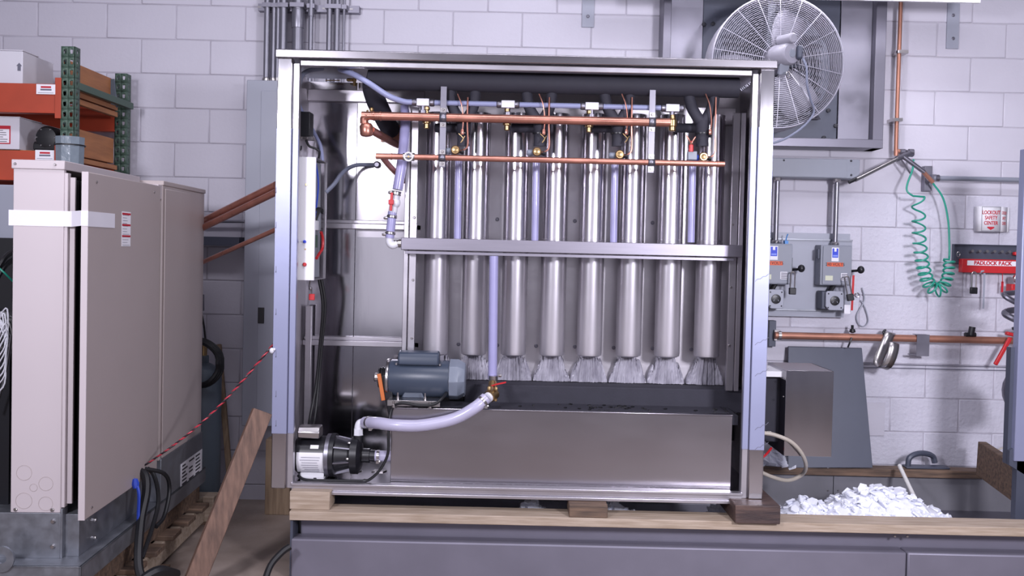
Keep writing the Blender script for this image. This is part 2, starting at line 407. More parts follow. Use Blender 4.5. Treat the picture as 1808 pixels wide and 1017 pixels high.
for i, x in enumerate(TXS):
    b = W(x, 628 + 0.01 * (x - 1000), TY); ztop = W(x, 200, TY).z; h = ztop - b.z
    if tm is None:
        r = 0.0625
        o = MB().lathe([(r * .2, 0.0), (r * .8, 0.0), (r * .97, 0.006), (r, 0.02), (r, h - 0.25), (r * .98, h)], b, (0, 0, 1), 32).build('freezing_tube', K['tube'], ev)
        tm = o; b0 = b
    else:
        o = tm.copy(); COL.objects.link(o); o.location = tm.location + (b - b0)
# ragged frosty ice hanging under the tubes
for i, x in enumerate(TXS):
    rnd = random.Random(40 + i); nx, nz = 40, 12
    vs, fs = [], []
    c0 = W(x, 655, 4.50); hw0 = 0.094
    ridge = [rnd.random() for _ in range(nx + 1)]; top = [rnd.random() for _ in range(nx + 1)]
    for r_ in range(nz + 1):
        t = r_ / nz; hw = hw0 * (1.0 - 0.30 * t ** 1.5)
        for c_ in range(nx + 1):
            u = c_ / nx * 2 - 1
            h = 0.150 - abs(u) ** 3 * 0.045 - 0.035 * top[c_] * (0.3 + abs(u))
            vs.append((c0.x + u * hw + 0.002 * rnd.random(), 4.535 - 0.035 * (1 - u * u) * (0.45 + 0.55 * t) - 0.016 * ridge[c_] - 0.006 * rnd.random(), ez0 + t * h))
    k = nx + 1
    for r_ in range(nz):
        for c_ in range(nx):
            q = r_ * k + c_; fs.append((q, q + 1, q + k + 1, q + k))
    n0 = len(vs); vs += [(p[0], EBY - 0.001, p[2]) for p in vs]
    for c_ in range(nx):
        a = nz * k + c_; fs.append((a, a + 1, a + 1 + n0, a + n0))
    for r_ in range(nz):
        a = r_ * k; fs.append((a, a + k, a + k + n0, a + n0)); a = r_ * k + nx; fs.append((a, a + k, a + k + n0, a + n0))
    o = MB().add(vs, fs).build('ice_curtain', K['frost'], ev, sharp=180)
    o['label'] = 'frosty translucent ice below a tube'
# horizontal box manifold across the tubes
mz = W(1009, 437, 4.26).z; mx0, mx1 = W(708, 432, 4.26).x, W(1311, 446, 4.26).x
mo = MB().lim(mx0, mx1, 4.255, 4.32, mz - 0.029, mz + 0.029).build('box_manifold', K['bar'], ev, 0.003)
MB().lim(mx0 + 0.02, mx1 - 0.04, 4.262, 4.32, mz - 0.047, mz - 0.033).build('drip_flange', K['bar'], mo, 0.001)
MB().lathe([(0.016, 0), (0.016, 0.022), (0.02, 0.022), (0.02, 0.04)], (mx0 - 0.036, 4.285, mz), (1, 0, 0), 14).build('hose_barb', K['zinc'], mo)
# ------------------------------------------------------------------ water tank
tk = thing('water_tank', 'low rectangular stainless water tank on the machine floor with a black foam rim', 'tank', (W(990, 855, 4.13).x, 4.35, PAN))
tx0, tx1 = W(690, 790, 4.13).x, W(1292, 790, 4.13).x; tz = W(990, 726, 4.13).z
m = MB().lim(tx0, tx1, 4.13, 4.14, PAN, tz); m.lim(tx0, tx0 + 0.008, 4.14, 4.5, PAN, tz); m.lim(tx1 - 0.008, tx1, 4.14, 4.5, PAN, tz); m.lim(tx0, tx1, 4.5, 4.508, PAN, tz)
m.lim(tx0 - 0.0, tx1, 4.122, 4.16, tz - 0.006, tz + 0.002)
m.build('tank_body', K['tanksteel'], tk, 0.002)
bz = W(1000, 682, 4.36).z
MB().lim(W(820, 690, 4.36).x, W(1318, 690, 4.36).x, 4.36, 4.50, tz - 0.03, bz).build('foam_rim', K['foam'], tk, 0.004)
MB().lim(tx0 + 0.01, tx1 + 0.03, 4.142, 4.36, tz - 0.05, tz - 0.004).build('foam_lid', K['foam'], tk, 0.003)
m = MB(); rnd = random.Random(3)
for i in range(46):
    x = rnd.choice([rnd.uniform(1040, 1110), rnd.uniform(860, 1300)]); p = W(x, 702, 4.25)
    m.box((p.x, rnd.uniform(4.17, 4.34), tz - 0.002), (0.008 + 0.01 * rnd.random(), 0.01, 0.006), Matrix.Rotation(rnd.random() * 3, 3, 'Z'))
o = m.build('foam_crumbs', K['rubber'], tk); o['kind'] = 'stuff'
# ------------------------------------------------------------------ drive motor
mc = W(737, 668, 4.26); rr = 0.088
mx = lambda px: W(px, 668, 4.26).x
mt = thing('drive_motor', 'blue-grey electric motor with capacitor cover and light grey fan end', 'motor', (mc.x, 4.26, mc.z - rr - 0.05))
C_ = lambda px: (mx(px), 4.26, mc.z)
AXX = (1, 0, 0)
L_ = mx(795) - mx(690)
body = MB().lathe([(rr * .3, -0.004), (rr * .93, -0.004), (rr, 0.006), (rr, L_)], C_(690), AXX, 36).build('motor_body', K['motor'], mt)
MB().lathe([(rr * 1.02, 0), (rr * 1.04, 0.006), (rr * 1.04, 0.012), (rr, 0.014)], C_(684), AXX, 36).lathe([(rr * .25, -0.012), (rr * .5, -0.008), (rr * .95, 0.0)], C_(684), AXX, 24).build('end_bell', K['zinc'], mt)
h8 = rr * 1.10; L2 = mx(822) - mx(793)
MB().lathe([(h8 * .96, 0), (h8, 0.005), (h8, L2 * .55), (h8 * .78, L2)], C_(793), AXX, 8).build('fan_cover', K['motor2'], mt, 0.004)
cz = mc.z + rr + 0.006; L3 = mx(776) - mx(705)
prof = [(-0.048, -0.024), (0.048, -0.024), (0.05, 0.01), (0.036, 0.034), (0, 0.042), (-0.036, 0.034), (-0.05, 0.01)]
cc = MB().prism([(mx(705), 4.235 + y, cz + z) for y, z in prof], (L3, 0, 0)).build('capacitor_cover', K['motor'], mt, 0.008)
MB().bolt((mx(702), 4.2, cz - 0.02), 0.006).bolt((mx(778), 4.2, cz - 0.02), 0.006).build('screw', K['zinc'], cc)
zp = W(737, 709, 4.115).z
pt = MB().lim(mx(692), mx(782), 4.115, 4.37, zp - 0.004, zp + 0.004).lim(mx(692), mx(782), 4.112, 4.118, zp - 0.022, zp + 0.004).build('mounting_plate', K['zinc'], mt, 0.001)
b = MB()
for px in (708, 755):
    q = V((mx(px), 4.15, zp + 0.004)); b.lathe([(0.007, 0), (0.007, 0.012), (0.004, 0.012), (0.004, 0.03)], q, (0, 0, 1), 8)
for px in (703, 765):
    q = V((mx(px), 4.105, zp - 0.028)); b.lathe([(0.008, 0.0), (0.008, 0.014), (0.004, 0.014), (0.004, 0.03)], q, (0, 0, 1), 8)
b.build('bolt', K['zinc'], pt)
MB().prism([(mx(712), 4.19, zp + .004), (mx(752), 4.19, zp + .004), (mx(745), 4.2, zp + .05), (mx(722), 4.2, zp + .05)], (0, 0.13, 0)).lim(mx(700), mx(775), 4.32, 4.36, PAN, zp - 0.02).build('motor_foot', K['motor'], mt, 0.003)
pu = MB().lathe([(0.03, 0), (0.048, 0), (0.048, 0.006), (0.038, 0.014), (0.048, 0.022), (0.05, 0.03), (0.03, 0.03)], C_(669), AXX, 28).build('pulley', K['plastic'], mt)
MB().lathe([(0.018, 0), (0.022, 0.004), (0.022, 0.022)], C_(661), AXX, 16).build('shaft_hub', K['zinc'], pu)
# belt loop (runs down to the agitator pulley)
zlow = W(688, 730, 4.26).z
pts = []
for k in range(13):
    an = math.pi * k / 12; pts.append(V((mx(676), 4.26 - 0.045 * math.cos(an), mc.z + 0.045 * math.sin(an))))
pts2 = []
for k in range(9):
    an = math.pi * k / 8; pts2.append(V((mx(692), 4.26 + 0.022 * math.cos(an), zlow - 0.022 * math.sin(an))))
MB().tube(pts + pts2, 0.008, 6, closed=True).build('drive_belt', K['rubber'], mt)
MB().bar(W(678, 662, 4.2), W(694, 733, 4.2), 0.04, 0.016, (0, 1, 0)).build('belt_guard', K['plastic'], mt, 0.003)
o = MB().bar(W(669, 660, 4.185), W(677, 707, 4.185), 0.018, 0.012, (0, 1, 0)).build('guard_strip', K['orangerub'], mt, 0.002); o['label'] = 'orange strip on the belt guard'
# ------------------------------------------------------------------ circulation pump
PY = 4.20
px_ = lambda x: W(x, 800, PY).x
pz = W(585, 803, PY).z
pm = thing('circulation_pump', 'black water pump with silver label and capacitor box near the left post', 'pump', (px_(585), PY, PAN))
CP = lambda x: (px_(x), PY, pz)
PR = 0.088
MB().lathe([(PR * .4, -0.01), (PR * .85, -0.006), (PR, 0.008), (PR, px_(584) - px_(526))], CP(526), AXX, 32).build('motor_shell', K['plastic'], pm)
lb = []
for k in range(9):
    an = R(-52 + 70 * k / 8 * 1.0); lb.append((PY - math.cos(an) * (PR + 0.0012), pz + math.sin(an) * (PR + 0.0012)))
xa, xb = px_(531), px_(577)
o = MB().add([(xa, y, z) for y, z in lb] + [(xb, y, z) for y, z in lb], [(i, i + 1, i + 10, i + 9) for i in range(8)]).build('rating_plate', K['wpaint'], pm)
m = MB()
for j in range(7):
    an = R(-44 + 8 * j); y, z = PY - math.cos(an) * (PR + 0.0024), pz + math.sin(an) * (PR + 0.0024)
    m.box(((xa + xb) / 2 + random.uniform(-.01, .01), y, z), ((xb - xa) * random.uniform(.4, .75), 0.0008, 0.0016))
m.build('small_print', K['greyink'], o)
yb = PY - math.cos(R(35)) * (PR + .002); zb_ = pz + math.sin(R(35)) * (PR + .002)
MB().box((px_(561), yb, zb_), (0.038, 0.002, 0.018), Matrix.Rotation(R(-35), 3, 'X')).build('sticker', K['label'], pm)
zc = W(550, 763, PY - 0.05).z
prof = [(-0.042, -0.022), (0.042, -0.022), (0.042, 0.016), (0.03, 0.03), (-0.03, 0.03), (-0.046, 0.006)]
MB().prism([(px_(532), PY - 0.045 + y, zc + z) for y, z in prof], (px_(570) - px_(532), 0, 0)).build('capacitor_box', K['zinc'], pm, 0.005)
MB().lathe([(PR * 1.0, 0), (PR * 1.12, 0.004), (PR * 1.12, 0.022), (PR * 1.0, 0.026)], CP(577), AXX, 36).build('clamp_ring', K['dullsteel'], pm)
MB().lathe([(PR * 1.15, 0), (PR * 1.15, 0.02), (PR * .98, 0.024), (PR * .72, px_(622) - px_(586))], CP(586), AXX, 28).build('bracket_cone', K['plastic'], pm)
m = MB()
for k in range(8):
    an = 2 * math.pi * k / 8 + .2; d = V((0, math.cos(an), math.sin(an)))
    m.bar(V(CP(590)) + d * PR * 1.0, V(CP(623)) + d * PR * .78, 0.006, 0.02, tuple(d))
m.build('bracket_rib', K['dullsteel'], pm)
MB().lathe([(PR * .8, 0), (PR * .98, 0.004), (PR * .98, 0.035), (PR * .8, 0.046), (PR * .5, 0.052)], CP(620), AXX, 32).build('volute', K['plastic'], pm)
m = MB()
for k in range(6):
    an = 2 * math.pi * k / 6; m.bolt((px_(619), PY + math.cos(an) * PR * .86, pz + math.sin(an) * PR * .86), 0.006, (-1, 0, 0), 0.008)
m.build('bolt', K['zinc'], pm)
MB().lathe([(0.034, 0), (0.034, 0.035), (0.028, 0.036), (0.028, 0.06)], CP(640), AXX, 20).build('suction_nozzle', K['plastic'], pm)
MB().lim(px_(536), px_(577), PY - 0.06, PY + 0.06, PAN, PAN + 0.008).lim(px_(536), px_(577), PY - 0.062, PY - 0.05, PAN + .008, PAN + 0.03).build('base_plate', K['wpaint'], pm, 0.002)
MB().prism([(px_(540), PY - 0.03, PAN + .008), (px_(574), PY - 0.03, PAN + .008), (px_(568), PY - 0.03, pz - PR * .8), (px_(546), PY - 0.03, pz - PR * .8)], (0, 0.06, 0)).bolt((px_(566), PY - .045, PAN + .03), 0.009, (0, 0, 1), .01).build('pump_foot', K['plastic'], pm)
xo = px_(632)
MB().cyl((xo, PY, pz + PR * .7), (xo, PY, W(632, 768, PY).z), 0.024, n=16).build('discharge_neck', K['plastic'], pm)
za, zb2 = W(632, 769, PY).z, W(632, 757, PY).z
el = MB().lathe([(0.0225, 0), (0.0225, zb2 - za)], (xo, PY, za), (0, 0, 1), 6)
zt = W(640, 746, PY).z
el.tube(spl([(xo, PY, zb2 - .002), (xo, PY, zt - 0.02), (xo + 0.006, PY, zt - 0.004), (xo + 0.022, PY, zt), (xo + 0.05, PY, zt)], 4), 0.0185, 14)
el.build('discharge_elbow', K['white'], pm)
# clear stub hose from pump to tank
sx = px_(662)
o = MB().cyl((sx - .005, PY, pz), (tx0 - 0.004, PY, pz), 0.026, n=18).build('suction_hose', K['hosep'])
tag(o, 'short clear stub hose joining the pump nozzle to the tank', 'hose')
def clamp(c, ax, r, parent=None, nm='hose_clamp'):
    m = MB(); ax = V(ax).normalized()
    m.lathe([(r, -0.006), (r + 0.002, -0.006), (r + 0.002, 0.006), (r, 0.006)], c, ax, 18, False)
    sd = ax.cross(V((0, -1, 0.0)));
    if sd.length < .2: sd = ax.cross(V((1, 0, 0)))
    sd.normalize(); up = V(c) + (V((0, -.6, 0)) + sd * .8).normalized() * (r + 0.006)
    m.box(up, (0.014, 0.012, 0.012)); m.cyl(up - sd * .0, up + V((0.012, 0, 0.006)), 0.005, n=8)
    return m.build(nm, K['zinc'], parent)
clamp((sx + 0.016, PY, pz), AXX, 0.026, o)
# pump discharge hose up to the brass valve
hp = spl([(xo + 0.03, PY, zt)] + PT([(668, 747, 4.12), (700, 751, 4.085), (745, 751, 4.085), (800, 740, 4.085), (838, 720, 4.085), (858, 703, 4.11)]), 8)
o = MB().tube(hp, 0.0275, 16).build('discharge_hose', K['hosep'])
tag(o, 'thick pale lavender hose curving from pump elbow to brass valve', 'hose')
clamp(hp[3], hp[4] - hp[2], 0.0285, o); clamp(hp[-4], hp[-3] - hp[-5], 0.0285, o)
# brass ball valve with red lever below the vertical hose
vb = thing('brass_valve', 'brass ball valve with red lever below the tall vertical clear hose', 'valve', W(868, 720, 4.16))
c = W(868, 697, 4.15); hx = W(872, 660, 4.22)
d = (c - W(858, 705, 4.12)).normalized()
MB().lathe([(0.02, -0.03), (0.022, -0.02), (0.03, -0.015), (0.03, 0.02), (0.024, 0.024)], c, d, 12).cyl(c, W(870, 676, 4.2), 0.02, n=12).build('valve_body', K['brass'], vb)
MB().lathe([(0.012, 0), (0.024, 0.004), (0.024, 0.02)], c - d * 0.034, d, 14).build('nylon_barb', K['white'], vb)
MB().bolt(c + V((-0.012, -0.02, 0.03)), 0.009, (0, 0, 1), 0.012).bolt(c + V((0.02, -0.02, -0.02)), 0.008, (0, -1, 0), 0.01).bolt(c + V((0.02, -0.02, 0.03)), 0.008, (0, 0, 1), 0.01).build('fitting_nut', K['brass'], vb)
MB().bar(W(874, 679, 4.16), W(893, 675, 4.14), 0.012, 0.007).bar(W(868, 681, 4.17), W(876, 679, 4.16), 0.012, 0.006).build('lever', K['red'], vb)
MB().lathe([(0.021, -0.012), (0.022, 0.012)], W(871, 668, 4.22), (0, 0, 1), 14).bolt(W(882, 663, 4.19), 0.008, (1, 0, 0), 0.01).build('clamp', K['zinc'], vb)
# vertical clear hoses
def vhose(px, y0, y1, Y, r, lab, dx=0):
    a, b_ = W(px + dx, y0, Y), W(px, y1, Y); b_.x = a.x + (b_.x - a.x) * 0.5
    o = MB().tube([a, a * .66 + b_ * .34, a * .33 + b_ * .67, b_], r, 16).build('clear_hose', K['hose']); return tag(o, lab, 'hose')
vhose(872, 452, 668, 4.25, 0.0215, 'long vertical clear hose from the box manifold down to brass valve')
for px, w in ((808, 'first'), (945, 'second'), (1084, 'third'), (1221, 'fourth')):
    vhose(px, 284, 428, 4.36, 0.0175, w + ' upright lavender hose from the left, between tubes above the manifold', dx=2)
# black motor cable
cb = PT([(790, 690, 4.22), (782, 702, 4.12), (766, 714, 4.10), (740, 716, 4.10), (708, 712, 4.10), (692, 722, 4.12), (686, 760, 4.10), (685, 800, 4.10), (672, 828, 4.10), (645, 843, 4.10)])
zf = PAN + 0.008
cb = cb[:-1] + [V((W(655, 840, 4.1).x, 4.10, zf + .012)), V((W(640, 845, 4.1).x, 4.10, zf)), V((W(590, 845, 4.1).x, 4.095, zf)), V((W(540, 843, 4.1).x, 4.10, zf)), V((W(524, 838, 4.1).x, 4.13, zf + .01))]
cbo = MB().tube(spl(cb, 6), 0.0068, 8).build('motor_cable', K['rubber']); tag(cbo, 'black power cable looping from motor down to the pump floor', 'cable')
m = MB()
for px in (556, 644):
    p = V((W(px, 845, 4.1).x, 4.10, zf)); m.lathe([(0.0075, -0.006), (0.0095, -0.006), (0.0095, 0.006), (0.0075, 0.006)], p, AXX, 12, False).box(p + V((0, 0.012, -0.004)), (0.012, 0.02, 0.004))
m.build('cable_clamp', K['plastic'], cbo)
for px, py, w, l in ((630, 832, 0.028, 'small square'), (668, 832, 0.05, 'larger clipped'), (670, 809, 0.035, 'rear')):
    p = W(px, py, 4.2)
    Yp = CAM.translation.y + (PAN - 1.43) / (W(px, py, 1.0).z - 1.43) ; p = W(px, py, Yp)
    o = MB().prism([(p.x - w * .6, Yp - w * .35, PAN), (p.x + w * .5, Yp - w * .45, PAN), (p.x + w * .8, Yp + w * .1, PAN), (p.x + w * .4, Yp + w * .45, PAN), (p.x - w * .4, Yp + w * .35, PAN)], (0, 0, 0.005)).build('metal_offcut', K['zinc'])
    tag(o, l + ' bare metal offcut lying on the machine floor by the pump', 'scrap metal')
# ================================================================== CONTROL BOX AND SENSOR
cx0, cx1 = W(526, 385, 4.14).x, W(556, 385, 4.14).x
cz0, cz1 = W(540, 495, 4.14).z, W(540, 277, 4.14).z
cbx = thing('control_box', 'narrow white electrical control box inside the left post, its side open', 'control box', ((cx0 + cx1) / 2, 4.25, cz0))
MB().lim(cx0, cx1, 4.14, 4.155, cz0, cz1).build('front_face', K['wpaint'], cbx, 0.002)
m = MB().lim(cx0, cx0 + 0.005, 4.155, 4.40, cz0, cz1).lim(cx0, cx1 + 0.0, 4.155, 4.40, cz1 - 0.005, cz1).lim(cx0, cx1, 4.155, 4.40, cz0, cz0 + 0.005)
m.lim(cx0 + 0.005, cx0 + 0.02, 4.155, 4.40, cz0 + .005, cz1 - .005).lim(cx1 - 0.012, cx1, 4.385, 4.40, cz0, cz1)
m.build('enclosure', K['steelh'], cbx, 0.002)
MB().lim(cx0 + 0.022, cx0 + 0.05, 4.16, 4.385, cz0 + .01, cz1 - .01).build('mounting_board', K['grey'], cbx)
def face(px, py): return W(px, py, 4.14)
p = face(538, 427); sw = MB().lathe([(0.007, 0), (0.007, 0.008), (0.003, 0.008), (0.002, 0.022)], p, (0, -1, 0.2), 10).build('toggle_switch', K['bluelab'], cbx)
MB().lathe([(0.009, 0), (0.009, 0.006), (0.006, 0.01)], face(538, 467), (0, -1, 0), 12).build('indicator_lamp', K['red'], cbx)
MB().lathe([(0.006, 0), (0.005, 0.004)], face(541, 326), (0, -1, 0), 10).lathe([(0.004, 0), (0.003, 0.003)], face(539, 440), (0, -1, 0), 8).build('screw', K['brass'], cbx)
q = lambda f, z: V((cx0 + 0.055, 4.16 + 0.22 * f, cz0 + (cz1 - cz0) * z))
a = q(.25, .45); MB().box(a + V((.004, 0, 0)), (0.03, 0.06, 0.045)).build('relay', K['white'], cbx, 0.002)
a = q(.62, .5); MB().box(a, (0.025, 0.05, 0.10)).build('terminal_block', K['grey'], cbx, 0.002)
a = q(.35, .32); MB().box(a, (0.012, 0.10, 0.06)).build('circuit_board', mat('green_circuit_board', '2f5a4a', .5), cbx)
m = MB()
m.tube(spl([q(.6, .4) + V((.02, 0, 0)), q(.68, .34) + V((.025, 0, 0)), q(.65, .26) + V((.025, 0, 0)), q(.4, .21) + V((.02, 0, 0)), q(.2, .18) + V((.02, 0, 0))], 5), 0.007, 8)
m.build('red_wire_loop', K['red'], cbx)
MB().tube(spl([q(.4, .97), q(.45, .8) + V((.01, 0, 0)), q(.3, .6) + V((.01, 0, 0)), q(.35, .5)], 5), 0.004, 6).build('blue_wire', K['wireblue'], cbx)
m = MB()
for i in range(6): m.tube(spl([q(.15 + .05 * i, .56 - .02 * i), q(.3 + .06 * i, .6) + V((.02, 0, 0)), q(.75, .58 - .01 * i), q(.6 + .03 * i, .48)], 4), 0.0025, 5)
m.build('wire_bundle', K['rubber'], cbx)
m = MB().lathe([(0.012, 0), (0.012, .012), (0.007, .012), (0.007, 0)], q(.72, .575) + V((.012, 0, 0)), (1, 0, 0), 12, False).build('grommet', K['rubber'], cbx)
# connector with red cap hanging below the box
s0 = W(548, 497, 4.2)
o = MB().tube(spl([s0 + V((0, 0, .005)), W(546, 506, 4.2), W(550, 513, 4.2), W(549, 522, 4.2)], 4), 0.004, 6).lathe([(.006, 0), (.009, .006), (.006, .014)], W(548, 512, 4.19), (0, 0, 1), 8).build('pressure_tap', K['zinc'], cbx)
MB().bxp(545, 519, 555, 530, 4.19, 4.205).build('red_cap', K['red'], o, .002)
# black pressure switch above the box
ps = thing('pressure_switch', 'small black box-shaped pressure switch above the white control box', 'switch', W(536, 240, 4.24))
MB().bxp(523, 197, 547, 240, 4.22, 4.30).build('switch_body', K['plastic'], ps, .003)
MB().bxp(522, 241, 552, 246, 4.22, 4.28).bolt(W(531, 243, 4.218), .006).bolt(W(541, 243, 4.218), .006).build('bracket', K['zinc'], ps)
b0 = W(521, 220, 4.26); MB().lim(XL + .012, b0.x + .01, 4.25, 4.29, b0.z - .02, b0.z + .02).build('wall_bracket', K['steelh'], ps)
c1 = W(570, 280, 4.28)
o = MB().tube(spl([W(540, 247, 4.25), W(546, 258, 4.25), W(556, 262, 4.26), W(564, 268, 4.27), V((cx1 - .02, 4.28, cz1))], 6), .0055, 8).build('switch_wire', K['rubber']); tag(o, 'thin black wire from pressure switch down to control box top', 'wire')
o = MB().tube(spl([W(524, 170, 4.3), W(530, 190, 4.32), W(541, 210, 4.36), W(555, 235, 4.36), W(566, 258, 4.34), V((cx1 - .01, 4.33, cz1))], 6), .009, 10).build('flexible_conduit', K['hose2']); tag(o, 'grey flexible conduit bending down into the control box top', 'conduit')
o = MB().tube(spl([W(523, 258, 4.24), W(526, 266, 4.23), W(531, 264, 4.23), W(532, 258, 4.235)], 5), .004, 6).build('spare_wire', K['rubber']); tag(o, 'short curled black wire end left of the switch wire', 'wire')
# hose from control box into back panel grommet
a = V((cx1 - .005, 4.39, W(580, 340, 4.39).z))
o = MB().tube(spl([a, W(590, 325, 4.42), W(606, 304, 4.47), W(628, 292, 4.53), W(662, 291, BY - .004)], 8), .0105, 10).build('flexible_conduit', K['greyhose']); tag(o, 'grey conduit arching from control box to the back panel grommet', 'conduit')
MB().lathe([(.018, 0), (.018, .012), (.011, .018)], W(666, 291, BY), (0, -1, 0), 14).build('conduit_nut', K['dullsteel'], o)
# black cables dropping from control box to pump
for i, (x0, x1, w) in enumerate(((572, 548, 'left-hand'), (580, 556, 'right-hand'))):
    o = MB().tube(spl([V((cx1 - .02 + .012 * i, 4.34, cz0 + .004)), W(570 + 4 * i, 540, 4.36), W(565 + 3 * i, 610, 4.38), W(558 + 4 * i, 680, 4.38), W(x1, 735, 4.34), W(545 + 6 * i, 758, 4.27)], 6), .0075, 8).build('pump_cable', K['rubber'])
    tag(o, w + ' black cable hanging from control box to the pump', 'cable')
# ================================================================== TOP PIPING
IY = 4.20
ip = thing('insulated_suction_header', 'thick black foam-insulated pipe along the top of the ice machine', 'pipe', W(960, 170, IY))
ir = 0.047
a, b = W(662, 141, IY), W(1303, 155, IY)
zc = (a.z + b.z) / 2
pth = spl([V((b.x, IY, zc)), V(((a.x + b.x) / 2, IY, zc)), V((a.x + .05, IY, zc)), V((a.x - .01, IY + .01, zc - .012)), W(662, 172, IY + .07), W(678, 208, IY + .20), W(690, 230, IY + .30)], 6)
MB().tube(pth, ir, 20).build('header', K['foam'], ip)
for i, px in enumerate((818, 953, 1091, 1240)):
    top = lambda dx: V((W(px + dx, 165, IY).x, IY + .01, zc - .02))
    jn = W(px + 1, 217, IY + .01)
    y = MB().tube(spl([top(-24), W(px - 19, 188, IY + .01), W(px - 8, 208, IY + .01), jn], 4), .026, 12)
    y.tube(spl([top(22), W(px + 18, 188, IY + .01), W(px + 8, 208, IY + .01), jn], 4), .026, 12)
    y.tube(spl([jn + V((0, 0, .012)), W(px, 232, IY + .015), W(px, 258, IY + .02)], 3), [.031] * 3 + [.028] * 3 + [.03], 14)
    o = y.build('y_branch', K['foam'], ip)
    MB().lathe([(.032, -.003), (.0345, -.003), (.0345, .003), (.032, .003)], W(px, 236, IY + .012), (0, 0, 1), 14, False).build('cable_tie', K['plastic'], o)
    # stub of insulated crossover
    MB().cyl(W(px - 48, 226, IY + .1), W(px - 6, 226, IY + .06), .022, n=12).build('crossover', K['foam'], ip)
# the four thermostatic expansion valves
words = ['leftmost', 'second from left', 'third from left', 'rightmost']
for i, (px, py) in enumerate(((804, 265), (948, 268), (1094, 273), (1242, 277))):
    t = thing('expansion_valve', words[i] + ' brass expansion valve under an insulated branch, above lower copper pipe', 'valve', W(px, py + 8, 4.17), 'expansion valves')
    c = W(px, py, 4.165)
    MB().lathe([(.021, 0), (.021, .006), (.017, .010), (.013, .010), (.012, .014), (.004, .016)], c, (0, -1, 0), 18).cyl(c, c + V((0, .05, 0)), .013, n=12).build('brass_face', K['brass'], t)
    MB().lathe([(.012, 0), (.014, .004), (.014, .024), (.010, .028)], c + V((-.018, .022, -.002)), (-1, 0, 0), 12).build('inlet_cap', K['motor2'] if i != 3 else K['wireblue'], t)
    MB().lathe([(.009, 0), (.009, .014), (.013, .014), (.013, .026)], c + V((.014, .02, -.003)), (1, 0, -.1), 10).build('outlet_nut', K['plastic'], t)
    MB().tube(spl([c + V((.02, .015, 0)), c + V((.04, .012, .004)), c + V((.056, .01, .03)), W(px + 21, py - 50, 4.165), W(px + 22, 172, 4.18)], 6), .0042, 6).build('copper_capillary', K['copper'], t)
    MB().tube(spl([W(px + 4, 166, 4.17), W(px + 11, 185, 4.155), W(px + 14, 212, 4.16), W(px + 12, 235, 4.17)], 5), .003, 6).lathe([(.006, 0), (.008, .004), (.008, .02), (.005, .026)], W(px + 12, 238, 4.17), (0, 0, 1), 8).build('sensing_bulb', K['copper'], t)
    if i == 3:
        MB().tube(spl([W(1211, 238, 4.16), W(1217, 247, 4.155), W(1220, 256, 4.16)], 4), .0035, 6).tube(spl([W(1228, 242, 4.16), W(1223, 250, 4.155), W(1221, 256, 4.16)], 4), .0035, 6).build('split_capillary', K['copper'], t)
        MB().lathe([(.011, 0), (.011, .03), (.007, .034), (.004, .05)], W(1220, 268, 4.165), (0, 0, 1), 10).build('service_port', K['red'], t)
        MB().bxp(1215, 267, 1231, 282, 4.165, 4.20).build('port_block', K['motor2'], t, .002)
    else:
        MB().tube(spl([W(px + 6, 236, 4.165), W(px + 14, 245, 4.155), W(px + 9, 252, 4.155), W(px + 17, 240, 4.155)], 4), .002, 5).build('loose_wire', K['brass'], t)
# upper copper header
UY = 4.16
ch = thing('upper_copper_pipe', 'thick upper copper pipe running across the tube tops with elbowed left end', 'pipe', W(915, 222, UY))
a, b = W(648, 204, UY), W(1183, 217, UY); z = (a.z + b.z) / 2; ur = .0195
el = [V((b.x, UY, z)), V((0, UY, z)), V((a.x + .03, UY, z)), V((a.x + .006, UY, z - .001)), V((a.x - .012, UY + .004, z - .012)), V((a.x - .013, UY + .008, z - .035))]
MB().tube(spl(el, 6), ur, 18).build('copper_tube', K['copper'], ch)
m = MB()
for px in (660, 672): 
    c = V((W(px, 205, UY).x, UY, z)); m.lathe([(ur, -.004), (ur + .0025, -.003), (ur + .0025, .003), (ur, .004)], c, AXX, 18, False)
m.build('solder_collar', K['copper'], ch)
# drop with large coupling then leg to the back
d0 = V((a.x + .012, UY + .06, z - .03)); 
xd = a.x - .013
MB().lathe([(.012, 0), (.026, .004), (.031, .014), (.031, .05), (.024, .06), (.020, .062)], (xd + .012, UY + .012, z - .095), (-.08, 0, 1), 18).tube(spl([V((xd + .03, UY + .02, z - .062)), V((xd + .06, UY + .10, z - .075)), V((xd + .10, BY - .12, z - .085)), V((xd + .13, BY - .05, z - .088))], 5), .0185, 14).build('copper_drop', K['copper'], ch)
MB().lathe([(.008, 0), (.01, .004), (.01, .016), (.006, .02)], W(656, 197, UY + .02), (0, 0, 1), 10).bolt(W(649, 197, UY + .02), .006, (0, 0, 1), .008).build('schrader_valve', K['brass'], ch)
sq = W(690, 236, BY - .01); MB().box(sq, (.10, .012, .085)).build('copper_plate', K['oldcopper'], ch, .002)
cv = MB().lathe([(.012, 0), (.017, .004), (.017, .02), (.021, .024), (.021, .05), (.016, .056), (.012, .075)], W(1187, 232, UY), (0, 0, 1), 12).build('end_valve', K['brass'], ch)
for i, px in enumerate((752, 895, 1041)):
    MB().lathe([(.008, 0), (.013, .003), (.013, .022), (.02, .026), (.02, .034), (.009, .04), (.009, .085), (.014, .088), (.014, .1)], V((W(px, 225, UY).x, UY + .03, z - .05)), (0, 0, 1), 12).build('tap_fitting', K['brass'], ch)
